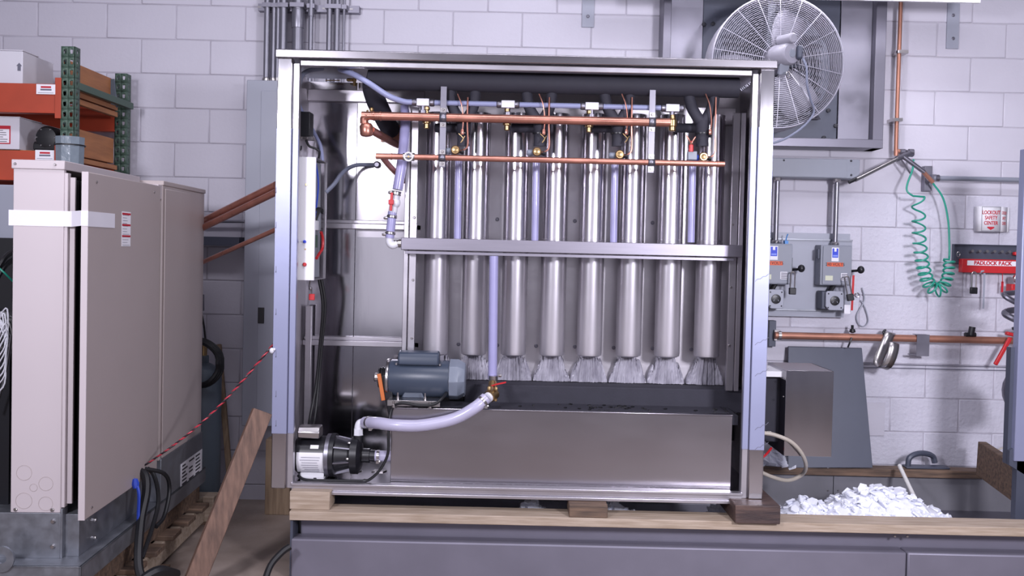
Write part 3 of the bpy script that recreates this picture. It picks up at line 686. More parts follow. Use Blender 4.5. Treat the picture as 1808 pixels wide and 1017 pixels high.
# lower copper pipe
LY = 4.145
lw = thing('lower_copper_pipe', 'thinner lower copper pipe with a round sight glass near its left end', 'pipe', W(970, 290, LY))
a, b = W(683, 275, LY), W(1279, 291, LY); z2 = (a.z + b.z) / 2; lr = .0135
MB().tube(spl([V((b.x, LY, z2)), V((0, LY, z2)), V((a.x, LY, z2)), V((a.x - .018, LY + .006, z2)), V((a.x - .02, LY + .03, z2 - .006)), V((a.x + .004, LY + .12, z2 - .04)), V((a.x + .05, LY + .28, z2 - .09))], 6), lr, 16).build('copper_tube', K['copper'], lw)
m = MB()
for px in (691, 767, 1268): m.lathe([(lr, -.004), (lr + .002, -.003), (lr + .002, .003), (lr, .004)], V((W(px, 280, LY).x, LY, z2)), AXX, 16, False)
m.build('solder_collar', K['copper'], lw)
sgx = W(722, 275, LY).x
sg = MB().lathe([(.019, -.02), (.022, -.016), (.022, .006), (.016, .006), (.015, .002)], (sgx, LY - .012, z2), (0, -1, 0), 18).cyl((sgx - .026, LY, z2), (sgx + .026, LY, z2), .018, n=14).build('sight_glass', K['zinc'], lw)
MB().lathe([(.014, 0), (.012, .002)], (sgx, LY - .0145, z2), (0, -1, 0), 16).build('lens', K['slate'], sg)
MB().lathe([(.005, 0), (.004, .002)], (sgx, LY - .0168, z2), (0, -1, 0), 10).build('moisture_dot', K['brass'], sg)
# hanger straps
for px, y0, y1, w in ((781, 150, 294, 'left'), (1153, 156, 304, 'right')):
    t = thing('hanger_strap', w + ' flat vertical metal strap clamping both copper pipes', 'bracket', W(px, y1, 4.135), 'pipe hanger straps')
    x = W(px, 225, 4.125).x; za, zb3 = W(px, y1, 4.125).z, W(px, y0, 4.125).z
    MB().lim(x - .0145, x + .0145, LY + lr + .002, LY + lr + .006, za, zb3).lim(x - .0145, x + .0145, LY + lr + .006, 4.25, zb3 - .004, zb3).build('strap', K['dullsteel'], t, .001)
    for zc_, rc, yc in ((z, ur, UY), (z2, lr, LY)):
        ring = [V((x, yc - math.cos(an) * (rc + .002), zc_ + math.sin(an) * (rc + .002))) for an in [R(-90 + 20 * k) for k in range(10)]]
        m = MB()
        vs = []; fs = []
        for q_ in ring: vs += [q_ + V((-.016, 0, 0)), q_ + V((.016, 0, 0))]
        fs = [(2 * k, 2 * k + 1, 2 * k + 3, 2 * k + 2) for k in range(9)]
        m.add(vs, fs)
        cl = m.build('pipe_clamp', K['dullsteel'], t); sm = cl.modifiers.new('solid', 'SOLIDIFY'); sm.thickness = .0015
        m = MB()
        for s_ in (-1, 1):
            q_ = V((x, LY + lr - .002, zc_ + s_ * (rc + .014))); m.box(q_ + V((0, .001, 0)), (.026, .006, .02)).bolt(q_ + V((0, -.003, 0)), .006)
        m.build('clamp_screw', K['zinc'], t)
# water distribution tubing
DY = 4.19
dt = thing('water_distribution_tubing', 'horizontal grey-blue water tubing joining four white square tees below insulated header', 'tubing', W(965, 195, DY))
tees = [747, 897, 1045, 1187]
zt_ = W(970, 186, DY).z
for i, px in enumerate(tees):
    x = W(px, 185, DY).x
    te = MB().box((x, DY, zt_ - .001), (.062 if i else .058, .04, .034)).build('tee_block', K['white'], dt, .003)
    MB().lathe([(.016, 0), (.018, .004), (.018, .018), (.014, .022)], (x + .031, DY, zt_), AXX, 12).lathe([(.014, 0), (.018, .004), (.018, .018), (.016, .022)], (x - .053, DY, zt_), AXX, 12).lathe([(.012, 0), (.012, .02), (.02, .022), (.02, .034), (.01, .036), (.01, .06)], (x, DY, zt_ - .016), (0, 0, -1), 12).build('tee_collar', K['dullsteel'], te)
    if i < 3:
        x2 = W(tees[i + 1], 185, DY).x
        MB().cyl((x + .05, DY, zt_), (x2 - .05, DY, zt_), .0125, n=12).build('tubing', K['hose2'], dt)
fh = spl(PT([(600, 122, 4.20), (622, 130, 4.13), (650, 146, 4.10), (685, 169, 4.13), (712, 179, 4.17)]) + [V((W(747, 185, DY).x - .045, DY, zt_))], 8)
o = MB().tube(fh, .0135, 12).build('supply_hose', K['hose2']); tag(o, 'grey-blue hose sweeping from the top left down to first white tee', 'hose')
# brass tee in top left and dark loop hose
o = MB().lathe([(.005, 0), (.009, .006), (.009, .03), (.006, .034), (.006, .05)], W(612, 141, BY - .05), (1, 0, 0), 10).cyl(W(626, 138, BY - .05), W(626, 152, BY - .05), .008, n=10).cyl(W(600, 142, BY - .05), W(575, 142, BY - .05), .0025, n=6).build('brass_tee', K['brass']); tag(o, 'tiny brass tee fitting on the back sheet under the top rail', 'fitting')
o = MB().tube(spl([W(528, 150, 4.2), W(534, 132, 4.25), W(548, 124, 4.3), W(570, 121, 4.35)], 6), .011, 10).build('vent_hose', K['greyhose']); tag(o, 'short grey hose curling over the top left inside corner', 'hose')
# drain hose with red-handled valves at the left of the evaporator
dv = thing('drain_hose', 'clear drain hose with red-handled valve left of the evaporator channel', 'hose', W(690, 430, 4.3))
p = PT([(716, 188, 4.34), (715, 230, 4.31), (710, 285, 4.29), (702, 335, 4.28)])
MB().tube(spl(p, 6), .0245, 14).build('hose', K['hose'], dv)
MB().lathe([(.022, 0), (.026, .004), (.026, .016), (.022, .02)], W(699, 345, 4.28), (.13, 0, 1), 14).bolt(W(690, 340, 4.26), .008, (-1, 0, 0), .012).build('hose_clamp', K['zinc'], dv)
vv = MB().cyl(W(699, 344, 4.28), W(693, 376, 4.28), .021, n=12).sph(W(697, 358, 4.28), .028, 8).build('valve_body', K['white'], dv)
MB().bar(W(692, 340, 4.245), W(690, 372, 4.245), .012, .012, (0, 1, 0)).box(W(691, 357, 4.25), (.024, .03, .022)).build('valve_handle', K['red'], vv, .002)
MB().cyl(W(693, 374, 4.28), W(688, 420, 4.28), .0215, n=14).build('lower_hose', K['hose'], dv)
for y, x in ((385, 692), (414, 689)):
    MB().lathe([(.022, 0), (.025, .003), (.025, .012), (.022, .015)], W(x, y, 4.28), (.1, 0, 1), 14).bolt(W(x - 10, y, 4.27), .007, (-1, 0, 0), .012).build('hose_clamp', K['zinc'], dv)
MB().tube(spl([W(688, 416, 4.28), W(688, 428, 4.282), W(693, 433, 4.285), V((mx0 - .02, 4.285, mz))], 4), .018, 12).build('elbow', K['white'], dv)
# ================================================================== ICE BIN
RZ = 0.243                                       # top of the rim boards
NY = 3.99
bx0 = W(512, 930, NY).x; bx1 = 3.05
bn = thing('ice_bin', 'long low grey metal ice bin running across the bottom under the machine', 'ice bin', ((bx0 + bx1) / 2, 4.5, FZ))
zl = W(900, 960, NY).z
xs = W(1602, 980, NY).x
MB().lim(bx0 + .004, xs - .002, NY, NY + .085, FZ, zl - .0).build('front_panel', K['binfront'], bn, .008)
MB().lim(xs + .002, bx1, NY, NY + .085, FZ, zl).build('front_panel', K['binfront'], bn, .008)
MB().lim(bx0 + .03, bx1, NY + .085, NY + .10, zl - .05, RZ - .04).build('recessed_band', K['binfront'], bn)
MB().lim(bx0, bx0 + .012, NY + .005, 5.1, FZ, RZ - .042).build('end_panel', K['slate'], bn)
MB().lim(bx0, bx1, NY + .13, NY + .14, FZ, RZ - .04).build('inner_front', K['binwall'], bn)
xj = [bx0 + .012, W(700, 870, 5.06).x, W(1471, 870, 5.06).x, bx1]
for i in range(3):
    MB().lim(xj[i] + .002, xj[i + 1] - .002, 5.06, 5.07, FZ, RZ - .042).build('back_panel', K['binwall'], bn)
MB().lim(bx0, bx1, NY + .05, 5.1, 0.0, .012).build('bin_floor', K['dullsteel'], bn)
b = MB()
for px, py in ((1580, 947), (1602, 947)): b.bolt(W(px, py, NY + .028), .006)
for px in (1462, 1480): b.bolt(W(px, 866, 5.058), .005)
b.build('rivet', K['zinc'], bn)
def lumber(name, m, lo, hi, lab, cat='board', bev=.003):
    return tag(MB().lim(lo[0], hi[0], lo[1], hi[1], lo[2], hi[2]).build(name, m, None, bev), lab, cat)
lumber('rim_board', K['pine'], (bx0 - .002, NY - .01, RZ - .04), (bx1, NY + .128, RZ), 'long pine board capping the front rim of the ice bin')
lumber('rim_board', K['oldwood'], (W(1100, 830, 5.03).x, 5.03, RZ - .042), (bx1, 5.13, RZ), 'long stained board capping the rear rim of the bin by the wall')
# timber blocks under the machine
def blk(px0, px1, py0, py1, Y0, Y1, z0_, z1_, m, lab):
    x0, x1 = W(px0, (py0 + py1) / 2, Y0).x, W(px1, (py0 + py1) / 2, Y0).x
    return lumber('timber_block', m, (x0, Y0, z0_), (x1, Y1, z1_), lab, 'wood block', .004)
bt = zb - .052
blk(511, 582, 872, 905, NY + .02, 4.13, RZ, ZB, K['pine'], 'pine timber block under the left front corner of the machine')
blk(1005, 1073, 890, 917, NY - .005, 4.14, RZ, bt, K['oldwood'], 'stained timber block supporting the middle of the bottom rail')
blk(1298, 1378, 895, 930, NY - .04, 4.25, RZ, ZB, K['darkwood'], 'dark wet timber block under the right post of machine')
x0 = W(468, 850, 4.96).x; x1 = W(512, 850, 4.96).x; zpt = W(475, 776, 4.96).z
lumber('timber_post', K['pinez'], (x0, 4.96, FZ), (x1, 5.05, zpt), 'short upright pine post on the floor behind the left machine post', 'wood post')
# ------------------------------------------------------------------ ice
def ice_heap(cx, cy, rx, ry, h, zbase, n, seed, lab, size=.03):
    rnd = random.Random(seed); m = MB()
    for i in range(n):
        a = rnd.random() * 6.283; q = math.sqrt(rnd.random()); x = cx + math.cos(a) * q * rx; y = cy + math.sin(a) * q * ry
        zz_ = zbase + h * max(0, (1 - q ** 1.4)) * (0.86 + .14 * rnd.random())
        s = size * (0.5 + rnd.random()); rot = Matrix.Rotation(rnd.random() * 6, 3, 'Z') @ Matrix.Rotation(rnd.uniform(-.9, .9), 3, 'X') @ Matrix.Rotation(rnd.uniform(-.6, .6), 3, 'Y')
        k = rnd.choice((5, 6)); poly = []
        for j in range(k):
            an = 6.283 * j / k; poly.append(rot @ V((math.cos(an) * s * rnd.uniform(.6, 1), math.sin(an) * s * rnd.uniform(.5, .9), 0)) + V((x, y, zz_)))
        m.prism(poly, rot @ V((0, 0, s * .3)))
    # body under the flakes
    nr, na = 8, 28; vs = [(cx, cy, zbase + h * .95)]; fs = []
    for r_ in range(1, nr + 1):
        q = r_ / nr
        for j in range(na):
            an = 6.283 * j / na; w = 1 + .06 * rnd.uniform(-1, 1)
            vs.append((cx + math.cos(an) * q * rx * w, cy + math.sin(an) * q * ry * w, zbase + h * max(0, (1 - q ** 1.4)) * .93))
    for j in range(na): fs.append((0, 1 + j, 1 + (j + 1) % na))
    for r_ in range(nr - 1):
        for j in range(na):
            a0 = 1 + r_ * na; fs.append((a0 + j, a0 + na + j, a0 + na + (j + 1) % na, a0 + (j + 1) % na))
    m.add(vs, fs)
    o = m.build('ice_heap', K['ice'], None, sharp=20); o['kind'] = 'stuff'; tag(o, lab, 'ice'); return o
def at(px, py, Y): return W(px, py, Y)
p = W(1548, 880, 4.6); ice_heap(p.x, 4.56, .50, .36, .265, .012, 700, 1, 'large heap of white flake ice in the bin below the wall', .026)
p = W(1412, 890, 4.5); ice_heap(p.x, 4.45, .28, .25, .225, .012, 260, 2, 'smaller heap of flake ice in the bin right of the machine', .024)
p = W(1085, 895, 4.27); ice_heap(p.x, 4.27, .22, .12, .245, .012, 300, 3, 'low heap of ice under the middle of the machine', .024)
p = W(940, 900, 4.27); ice_heap(p.x, 4.27, .15, .12, .245, .012, 120, 5, 'small glassy heap of ice under the machine left of middle block', .024)
p = W(1270, 900, 4.27); ice_heap(p.x, 4.28, .14, .12, .245, .012, 170, 4, 'small heap of ice in the bin beside the dark corner block', .024)
p = W(1378, 825, 5.1); ice_heap(p.x, 5.1, .14, .06, .055, RZ, 46, 6, 'scattered ice chips on the rear board next to the post', .035)
p = W(1435, 825, 5.1); ice_heap(p.x, 5.1, .11, .05, .035, RZ, 36, 7, 'scattered ice chips on the rear board before the dark sheet', .03)
# white rod standing in the ice
o = MB().tube(PT([(1588, 822, 4.95), (1604, 856, 4.8), (1628, 906, 4.55)]), .011, 10).build('plastic_rod', K['pvc']); tag(o, 'white plastic rod leaning in the ice heap', 'rod')
# yellowed hose loop by right post
o = MB().tube(spl(PT([(1345, 764, 4.40), (1368, 768, 4.40), (1396, 780, 4.40), (1415, 800, 4.42), (1423, 822, 4.5), (1416, 838, 4.6), (1392, 848, 4.6), (1366, 843, 4.6), (1340, 832, 4.6)]), 8), .010, 10).build('drain_tube', K['yellowhose']); tag(o, 'yellowed clear hose looping out beside the right post', 'hose')
MB().lathe([(.013, 0), (.013, .02)], W(1354, 765, 4.42), (1, 0, 0), 12).build('hose_clamp', K['zinc'], o)
o = MB().tube(spl(PT([(1340, 812, 4.5), (1352, 803, 4.52), (1362, 791, 4.56)]), 5), .006, 8).build('red_cable', K['red']); tag(o, 'short red cable hanging behind right post over the bin', 'cable')
# timber plank across the bin at the right edge
o = MB().bar(W(1732, 809, 4.98), W(1850, 890, 4.25), .045, .19).build('plank', K['oldwood'], None, .004); tag(o, 'thick stained plank set on edge across the bin at far right', 'board')
# ================================================================== MACHINE'S SIDE BOX AND LEANING SHEET
SB = thing('motor_housing_box', 'stainless housing box with dark side projecting right of the machine', 'housing', (W(1428, 806, 4.45).x, 4.6, W(1428, 806, 4.45).z))
x0, x1 = W(1386, 735, 4.45).x, W(1470, 735, 4.45).x; za, zt2 = W(1428, 806, 4.45).z, W(1428, 655, 4.45).z
MB().lim(x0, x1, 4.45, 4.455, za, zt2).build('front_sheet', K['mirror'], SB, .001)
MB().lim(x0, x1, 4.455, 4.78, zt2 - .006, zt2).build('top_sheet', K['steelh'], SB)
MB().lim(x1 - .005, x1, 4.455, 4.78, za, zt2).build('side_sheet', K['steelh'], SB)
MB().lim(x0 + .001, x0 + .012, 4.456, 4.78, za + .0, zt2 - .05).build('foam_side', K['foam'], SB)
MB().lim(x0, x0 + .008, 4.455, 4.78, zt2 - .05, zt2 - .006).build('side_strip', K['wpaint'], SB)
MB().lim(XR - .02, x0, 4.55, 4.74, za + .05, zt2 - .04).build('duct', K['foam'], SB)
MB().lim(XR + .0, x0 + .0, 4.5, 4.74, zt2 - .04, zt2 - .012).build('duct_top', K['wpaint'], SB)
b = MB()
for py in (668, 700): b.bolt(W(1389 - (py - 640) * .1, py, 4.448), .004)
b.build('screw', K['zinc'], SB)
o = MB().prism([W(1391, 826, 5.02), W(1541, 826, 5.02), W(1522, 615, 5.2), W(1392, 612, 5.2)], (0, .012, .002)).build('dark_sheet', K['slate'], None, .002); tag(o, 'dark grey flat sheet leaning against the wall behind housing box', 'panel')
o = MB().prism([W(1350, 636, 5.2), W(1404, 632, 5.2), W(1404, 730, 5.2), W(1350, 730, 5.2)], (0, .03, 0)) if False else None
# ================================================================== LEFT: CONDENSING UNIT
CU = V((W(107, 905, 3.35).x, 3.35, 0.0)); RZC = R(2.16)
cu = thing('condensing_unit', 'tall beige condensing unit cabinet with its side door taped ajar', 'condenser', CU, None, RZC)
ORG[cu.name] = V((0, 0, 0))                     # children are built in the unit's own frame
# local frame: x right, y away from camera, z up (origin near right foot of the end panel)
czb, czt = 0.405, 1.722
MB().lim(-.185, 0, 0, .02, czb, czt - .03).build('end_panel', K['beige2'], cu, .003)
MB().lim(.0, .012, .004, .03, czb + .02, czt - .045).lim(.012, .032, .02, .03, czb + .03, czt - .06).build('door_jamb', K['beige2'], cu, .001)
MB().lim(-.19, .004, -.006, .74, czt - .034, czt).build('top_cap', K['beige2'], cu, .003)
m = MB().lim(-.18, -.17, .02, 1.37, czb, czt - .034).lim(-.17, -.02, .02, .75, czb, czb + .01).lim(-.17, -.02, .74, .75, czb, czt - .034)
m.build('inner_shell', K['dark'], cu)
m = MB()
for i in range(12): m.tube([V((-.1 + .02 * math.sin(i), .08 + .05 * i, czb + .02)), V((-.1, .08 + .05 * i, czt - .05))], .012, 8)
m.build('coil_pipe', K['plastic'], cu)
dr = MB().lim(.088, .110, -.05, .70, czb - .012, czt - .042).build('service_door', K['beige'], cu, .004)
MB().lim(.086, .1105, -.0515, -.047, czb - .012, czt - .042).build('door_edge', K['beige2'], dr, .001)
d1 = W(224, 405, 3.75)
zlab = 1.43 + (426 - 405) * 3.62 / 1590
lab = MB().lim(.110, .1115, .262, .352, zlab - .07, zlab + .07).build('warning_label', K['label'], dr)
m = MB()
for j in (-1, 0, 1): m.lim(.1115, .112, .264, .350, zlab + .045 * j + .012, zlab + .045 * j + .02)
m.build('red_stripe', K['redtext'], lab)
m = MB()
for j in range(12): m.lim(.1115, .112, .27, .27 + random.uniform(.04, .075), zlab - .066 + .011 * j, zlab - .0645 + .011 * j)
m.build('small_print', K['greyink'], lab)
b = MB()
for y in (.02, .62): b.bolt((.111, y, czt - .075), .005, (1, 0, 0), .003)
b.bolt((.111, .01, czb + .02), .005, (1, 0, 0), .003)
b.build('screw', K['zinc'], dr)
MB().lim(-.17, .104, .745, 1.37, czb + .02, czt - .034).build('rear_cabinet', K['beige'], cu, .006)
MB().lim(.104, .112, .76, 1.12, czb + .03, czt - .05).build('rear_cover', K['beige'], cu, .004)
MB().lim(-.17, .108, .745, 1.375, czt - .036, czt - .015).build('rear_cap', K['beige'], cu, .003)
MB().lim(.02, .1, .700, .76, czt - .10, czt - .035).build('corner_flap', K['beige2'], cu, .002)
# base pan, galvanised, with rails
bz0, bz1 = .235, czb
m = MB().lim(-.42, .0, -.003, .005, bz0, bz1 - .0).build('base_front', K['galv'], cu, .001)
MB().lim(.0, .008, -.003, .04, bz0, bz1 + .015).build('base_corner', K['galv'], cu, .001)
MB().lim(-.005, .06, .02, 1.36, bz0, bz1 - .01).build('base_side', K['galv'], cu, .001)
MB().lim(-.42, .115, -.09, 1.42, bz0 - .008, bz0).lim(.107, .115, -.09, 1.42, bz0 - .075, bz0).lim(-.42, .115, -.09, -.082, bz0 - .075, bz0).build('base_rail', K['galv'], cu, .001)
MB().lim(-.42, -.02, .02, .9, bz0, bz1 - .05).build('base_floor', K['galv'], cu)
b = MB()
for x, z_ in ((-.165, czb + .012), (-.03, czb + .012)): b.bolt((x, -.002, z_), .007)
for x, z_ in ((-.025, czb - .03), (-.025, bz0 + .045)): b.bolt((x, -.004, z_), .009, h=.008)
for x in (-.175, -.03): b.bolt((x, -.008, czt - .016), .005)
for y, z_ in ((.15, bz0 + .10), (.15, bz0 + .03)): b.bolt((.062, y, z_), .009, (1, 0, 0), .008)
b.build('hex_screw', K['zinc'], cu)
prof = [(-.165 + .045 * math.cos(a_), bz0 + .03 + .045 * math.sin(a_)) for a_ in [R(10 * k) for k in range(19)]]
lug = MB()
pout = [(-.12, bz0 - .02)] + prof + [(-.21, bz0 - .02)]
# lifting lug with a real hole
vs = []; n = 24
for yy in (-.10, -.09):
    for k in range(n):
        an = 2 * math.pi * k / n; vs.append((-.165 + .018 * math.cos(an), yy, bz0 + .03 + .018 * math.sin(an)))
    for k in range(n):
        an = 2 * math.pi * k / n; c_, s_ = math.cos(an), math.sin(an)
        vs.append((-.165 + .045 * c_, yy, bz0 + .03 + (.045 * s_ if s_ > 0 else .05 * s_)))
fs = []
for k in range(n):
    l = (k + 1) % n
    fs += [(k, l, n + l, n + k), (2 * n + k, 3 * n + k, 3 * n + l, 2 * n + l), (k, 2 * n + k, 2 * n + l, l), (n + k, n + l, 3 * n + l, 3 * n + k)]
lug.add(vs, fs).build('lifting_lug', K['galv'], cu)
# knock-out circles on the end panel
m = MB()
for x, z_, r_ in ((-.135, .555, .028), (-.10, .50, .014), (-.055, .515, .026), (-.135, .45, .03), (-.055, .44, .026)):
    m.tube([V((x + r_ * math.cos(6.283 * k / 24), -.0002, z_ + r_ * math.sin(6.283 * k / 24))) for k in range(24)], .0009, 4, closed=True)
m.build('knockout_ring', K['beige'], cu)
# tape strip round the corner
zt3 = 1.43 + (423 - 386) * 3.33 / 1590
tp = MB().lim(-.20, .03, -.0015, -.0003, zt3 - .03, zt3 + .028)
tp.prism([(.03, -.0015, zt3 - .03), (.03, -.0015, zt3 + .028), (.086, -.053, zt3 + .03), (.086, -.053, zt3 - .026)], (0, .001, 0))
tp.lim(.086, .1120, -.0535, -.052, zt3 - .026, zt3 + .03).lim(.1108, .1120, -.053, .19, zt3 - .028, zt3 + .028)
tp.build('tape_strip', K['tape'], cu)
# rating plate on rear base
zl2 = 1.43 - (838 - 428) * 4.5 / 1590
rp = MB().lim(.112, .1135, 1.02, 1.36, zl2 - .085, zl2 + .075).build('rating_plate', K['label'], cu)
m = MB(); rnd = random.Random(9)
for r_ in range(8):
    for c_ in range(3):
        if rnd.random() < .8: m.lim(.1135, .114, 1.04 + .105 * c_, 1.04 + .105 * c_ + rnd.uniform(.05, .085), zl2 - .07 + .018 * r_, zl2 - .062 + .018 * r_)
m.build('small_print', K['ink'], rp)
MB().lim(.06, .111, .75, 1.37, bz0, czb + .03).build('rear_base', K['galv'], cu, .002)
# dark fan side, left of the end panel
fanl = thing('condenser_fan', 'wire fan guard with white cabling at the left picture edge', 'fan', V((-2.05, 3.55, .42)))
m = MB(); c = V((W(2, 588, 3.6).x - .02, 3.55, W(2, 588, 3.6).z))
for r_ in (.03, .045, .06, .075, .09): m.tube([c + V((r_ * math.cos(6.283 * k / 24), .0, r_ * math.sin(6.283 * k / 24))) for k in range(24)], .0022, 5, closed=True)
for k in range(8): an = k * .785; m.tube([c + V((.02 * math.cos(an), 0, .02 * math.sin(an))), c + V((.09 * math.cos(an), 0, .09 * math.sin(an)))], .0022, 5)
m.tube(spl([c + V((.09, 0, .0)), c + V((.07, 0, -.15)), c + V((.03, 0, -.3))], 5), .005, 6)
m.build('guard', K['zinc'], fanl)
MB().lathe([(.03, 0), (.1, .02), (.1, .06)], c + V((0, .01, 0)), (0, 1, 0), 20).lim(c.x - .05, c.x + .05, c.y + .06, c.y + .09, .235, c.z).build('shroud', K['plastic'], fanl)
o = MB().lim(-2.9, W(30, 400, 4.1).x, 4.1, 4.14, W(10, 700, 4.1).z, W(10, 420, 4.1).z).lim(-2.9, -2.3, 4.1, 4.14, FZ, 1.).build('dark_cabinet', K['dark'], None, .004); tag(o, 'black cabinet back standing behind the condensing unit at left edge', 'cabinet')
o = MB().lim(-2.9, W(30, 380, 4.16).x, 4.16, 4.3, FZ, W(10, 326, 4.16).z).build('grey_cabinet', K['panel'], None, .006); tag(o, 'grey metal cabinet under the orange beam at the left edge', 'cabinet')
for i, (y0, cl, w) in enumerate(((455, 'rubber', 'upper black'), (470, 'rubber', 'lower black'), (478, 'airhose', 'thin green'))):
    o = MB().tube(spl(PT([(-12, y0 + 35, 3.9), (0, y0 + 12, 3.9), (12, y0 - 4, 3.95), (30, y0 - 14, 4.05)] if i < 2 else [(-8, 468, 3.85), (8, 482, 3.85), (26, 500, 3.9)]), 6), .012 if i < 2 else .004, 8).build('hose', K[cl]); tag(o, w + ' hose bending behind the condensing unit at left edge', 'hose')
m = MB(); rnd = random.Random(5)
for i in range(9):
    m.tube(spl([W(-8, 540 + 6 * i, 3.55), W(8 + rnd.uniform(-4, 6), 548 + rnd.uniform(-10, 60), 3.52), W(10, 570 + 12 * i, 3.5), W(-6, 600 + 12 * i, 3.5)], 5), .003, 5)
o = m.build('white_wiring', K['white']); o['kind'] = 'stuff'; tag(o, 'tangle of white wires at the left edge beside the cabinet', 'wires')
# cable bundle and blue wire hanging out under the door
def loc(x, y, z_): return Matrix.Translation(CU) @ Matrix.Rotation(RZC, 4, 'Z') @ V((x, y, z_))
cbn = thing('cable_bundle', 'black cable bundle with blue wire dropping from under the cabinet door', 'cables', loc(.16, .5, .0))
m = MB()
m.tube(spl([loc(.09, .52, .44), loc(.13, .50, .42), loc(.15, .46, .36), loc(.15, .40, .25), loc(.18, .30, .1), loc(.24, .24, .02)], 6), .018, 8)
m.tube(spl([loc(.09, .6, .44), loc(.14, .58, .40), loc(.16, .58, .3), loc(.17, .5, .22), loc(.18, .34, .12)], 6), .009, 8)
m.tube(spl([loc(.1, .55, .44), loc(.17, .62, .40), loc(.18, .66, .32), loc(.18, .6, .22), loc(.18, .5, .2)], 6), .009, 8)
m.tube(spl([loc(.2, .26, .05), loc(.26, .3, .08), loc(.3, .4, .03)], 5), .022, 8)
m.build('black_cable', K['rubber'], cbn)
MB().tube(spl([loc(.1, .44, .43), loc(.14, .40, .38), loc(.14, .4, .28), loc(.15, .38, .2)], 6), .007, 6).lathe([(.012, 0), (.016, .02), (.01, .04)], loc(.125, .41, .39), (-.2, .2, 1), 8).build('blue_wire', K['wireblue'], cbn)
# pallet
pa = thing('wooden_pallet', 'rough wooden pallet under the condensing unit', 'pallet', CU + V((0, 0, FZ)), None, RZC); ORG[pa.name] = V((0, 0, 0))
for x in (-.4, -.14, .075):
    MB().lim(x, x + .045, -.02, 1.52, .0 + .02, .115).build('stringer', K['pine'], pa, .003)
for y in (-.1, .12, .34, .56, .78, 1.0, 1.22, 1.42):
    MB().lim(-.44, .16, y, y + .12, .115, .138).build('deck_board', K['oldwood'] if y < 1.3 else K['pine'], pa, .003)
for y in (-.02, .65, 1.4):
    MB().lim(-.44, .16, y, y + .1, .0, .02).build('bottom_board', K['oldwood'], pa, .002)
MB().lim(.105, .165, 1.40, 1.5, .0, .15).build('corner_block', K['pine'], pa, .006)
for x in (-.38, -.0):
    MB().lim(x, x + .09, -.05, 1.4, .138, bz0 - .075 - FZ).build('skid', K['oldwood'], pa)
# twisted red and black wire up to the post
a, b_ = loc(.112, .55, .455), W(477, 606, FY + .03); b_.x = XL - .003
tw = thing('twisted_wire', 'twisted red and black wire strung from condensing unit to the left post', 'wire', a)
for nm, ph, mm in (('red_strand', 0, 'wirered'), ('black_strand', math.pi, 'wireblk')):
    pts = []
    for k in range(200):
        t = k / 199; p = a.lerp(b_, t) - V((0, 0, .05 * math.sin(math.pi * t))); an = t * 6.283 * 17 + ph
        pts.append(p + V((math.cos(an) * .004, .0, 0)) + V((0, math.sin(an) * .004, math.cos(an) * .0015)))
    MB().tube(pts, .0038, 5).build(nm, K[mm], tw)
o = MB().sph(W(480, 619, FY - .006), .011, 6, (1, .7, 1.2)).sph(W(484, 617, FY - .006), .007, 6).build('caulk_blob', K['white']); tag(o, 'white dab of sealant where the twisted wire meets the post', 'sealant')
# copper pipes from condensing unit
for (x0, y0, Y0, x1, y1, Y1, r_, w) in ((340, 400, 4.86, 488, 327, 4.30, .0195, 'upper of two thick copper pipes'), (340, 411, 4.80, 488, 339, 4.24, .0165, 'lower of two thick copper pipes'), (340, 471, 4.85, 488, 405, 4.25, .0115, 'thin single copper pipe below the pair,')):
    o = MB().tube([W(x0, y0, Y0), W(x1, y1, Y1)], r_, 14).build('copper_line', K['copper']); tag(o, w + ' rising from condensing unit to machine', 'pipe')
# ================================================================== LEFT BACKGROUND
el = thing('electrical_panel', 'tall grey electrical panel on the wall behind the left post', 'electrical panel', (W(470, 755, 5.08).x, 5.16, W(470, 755, 5.08).z))
x0 = W(431, 440, 5.08).x; x1 = x0 + .50; za, zt4 = W(440, 752, 5.08).z, W(440, 141, 5.08).z
MB().lim(x0, x1, 5.08, WY - .002, za, zt4).build('panel_body', K['panel'], el, .004)
MB().lim(x0 + .085, x1 - .06, 5.072, 5.08, za + .07, zt4 - .06).build('panel_door', K['panel'], el, .002)
MB().bxp(455, 543, 466, 571, 5.066, 5.073).build('door_latch', K['plastic'], el, .002)
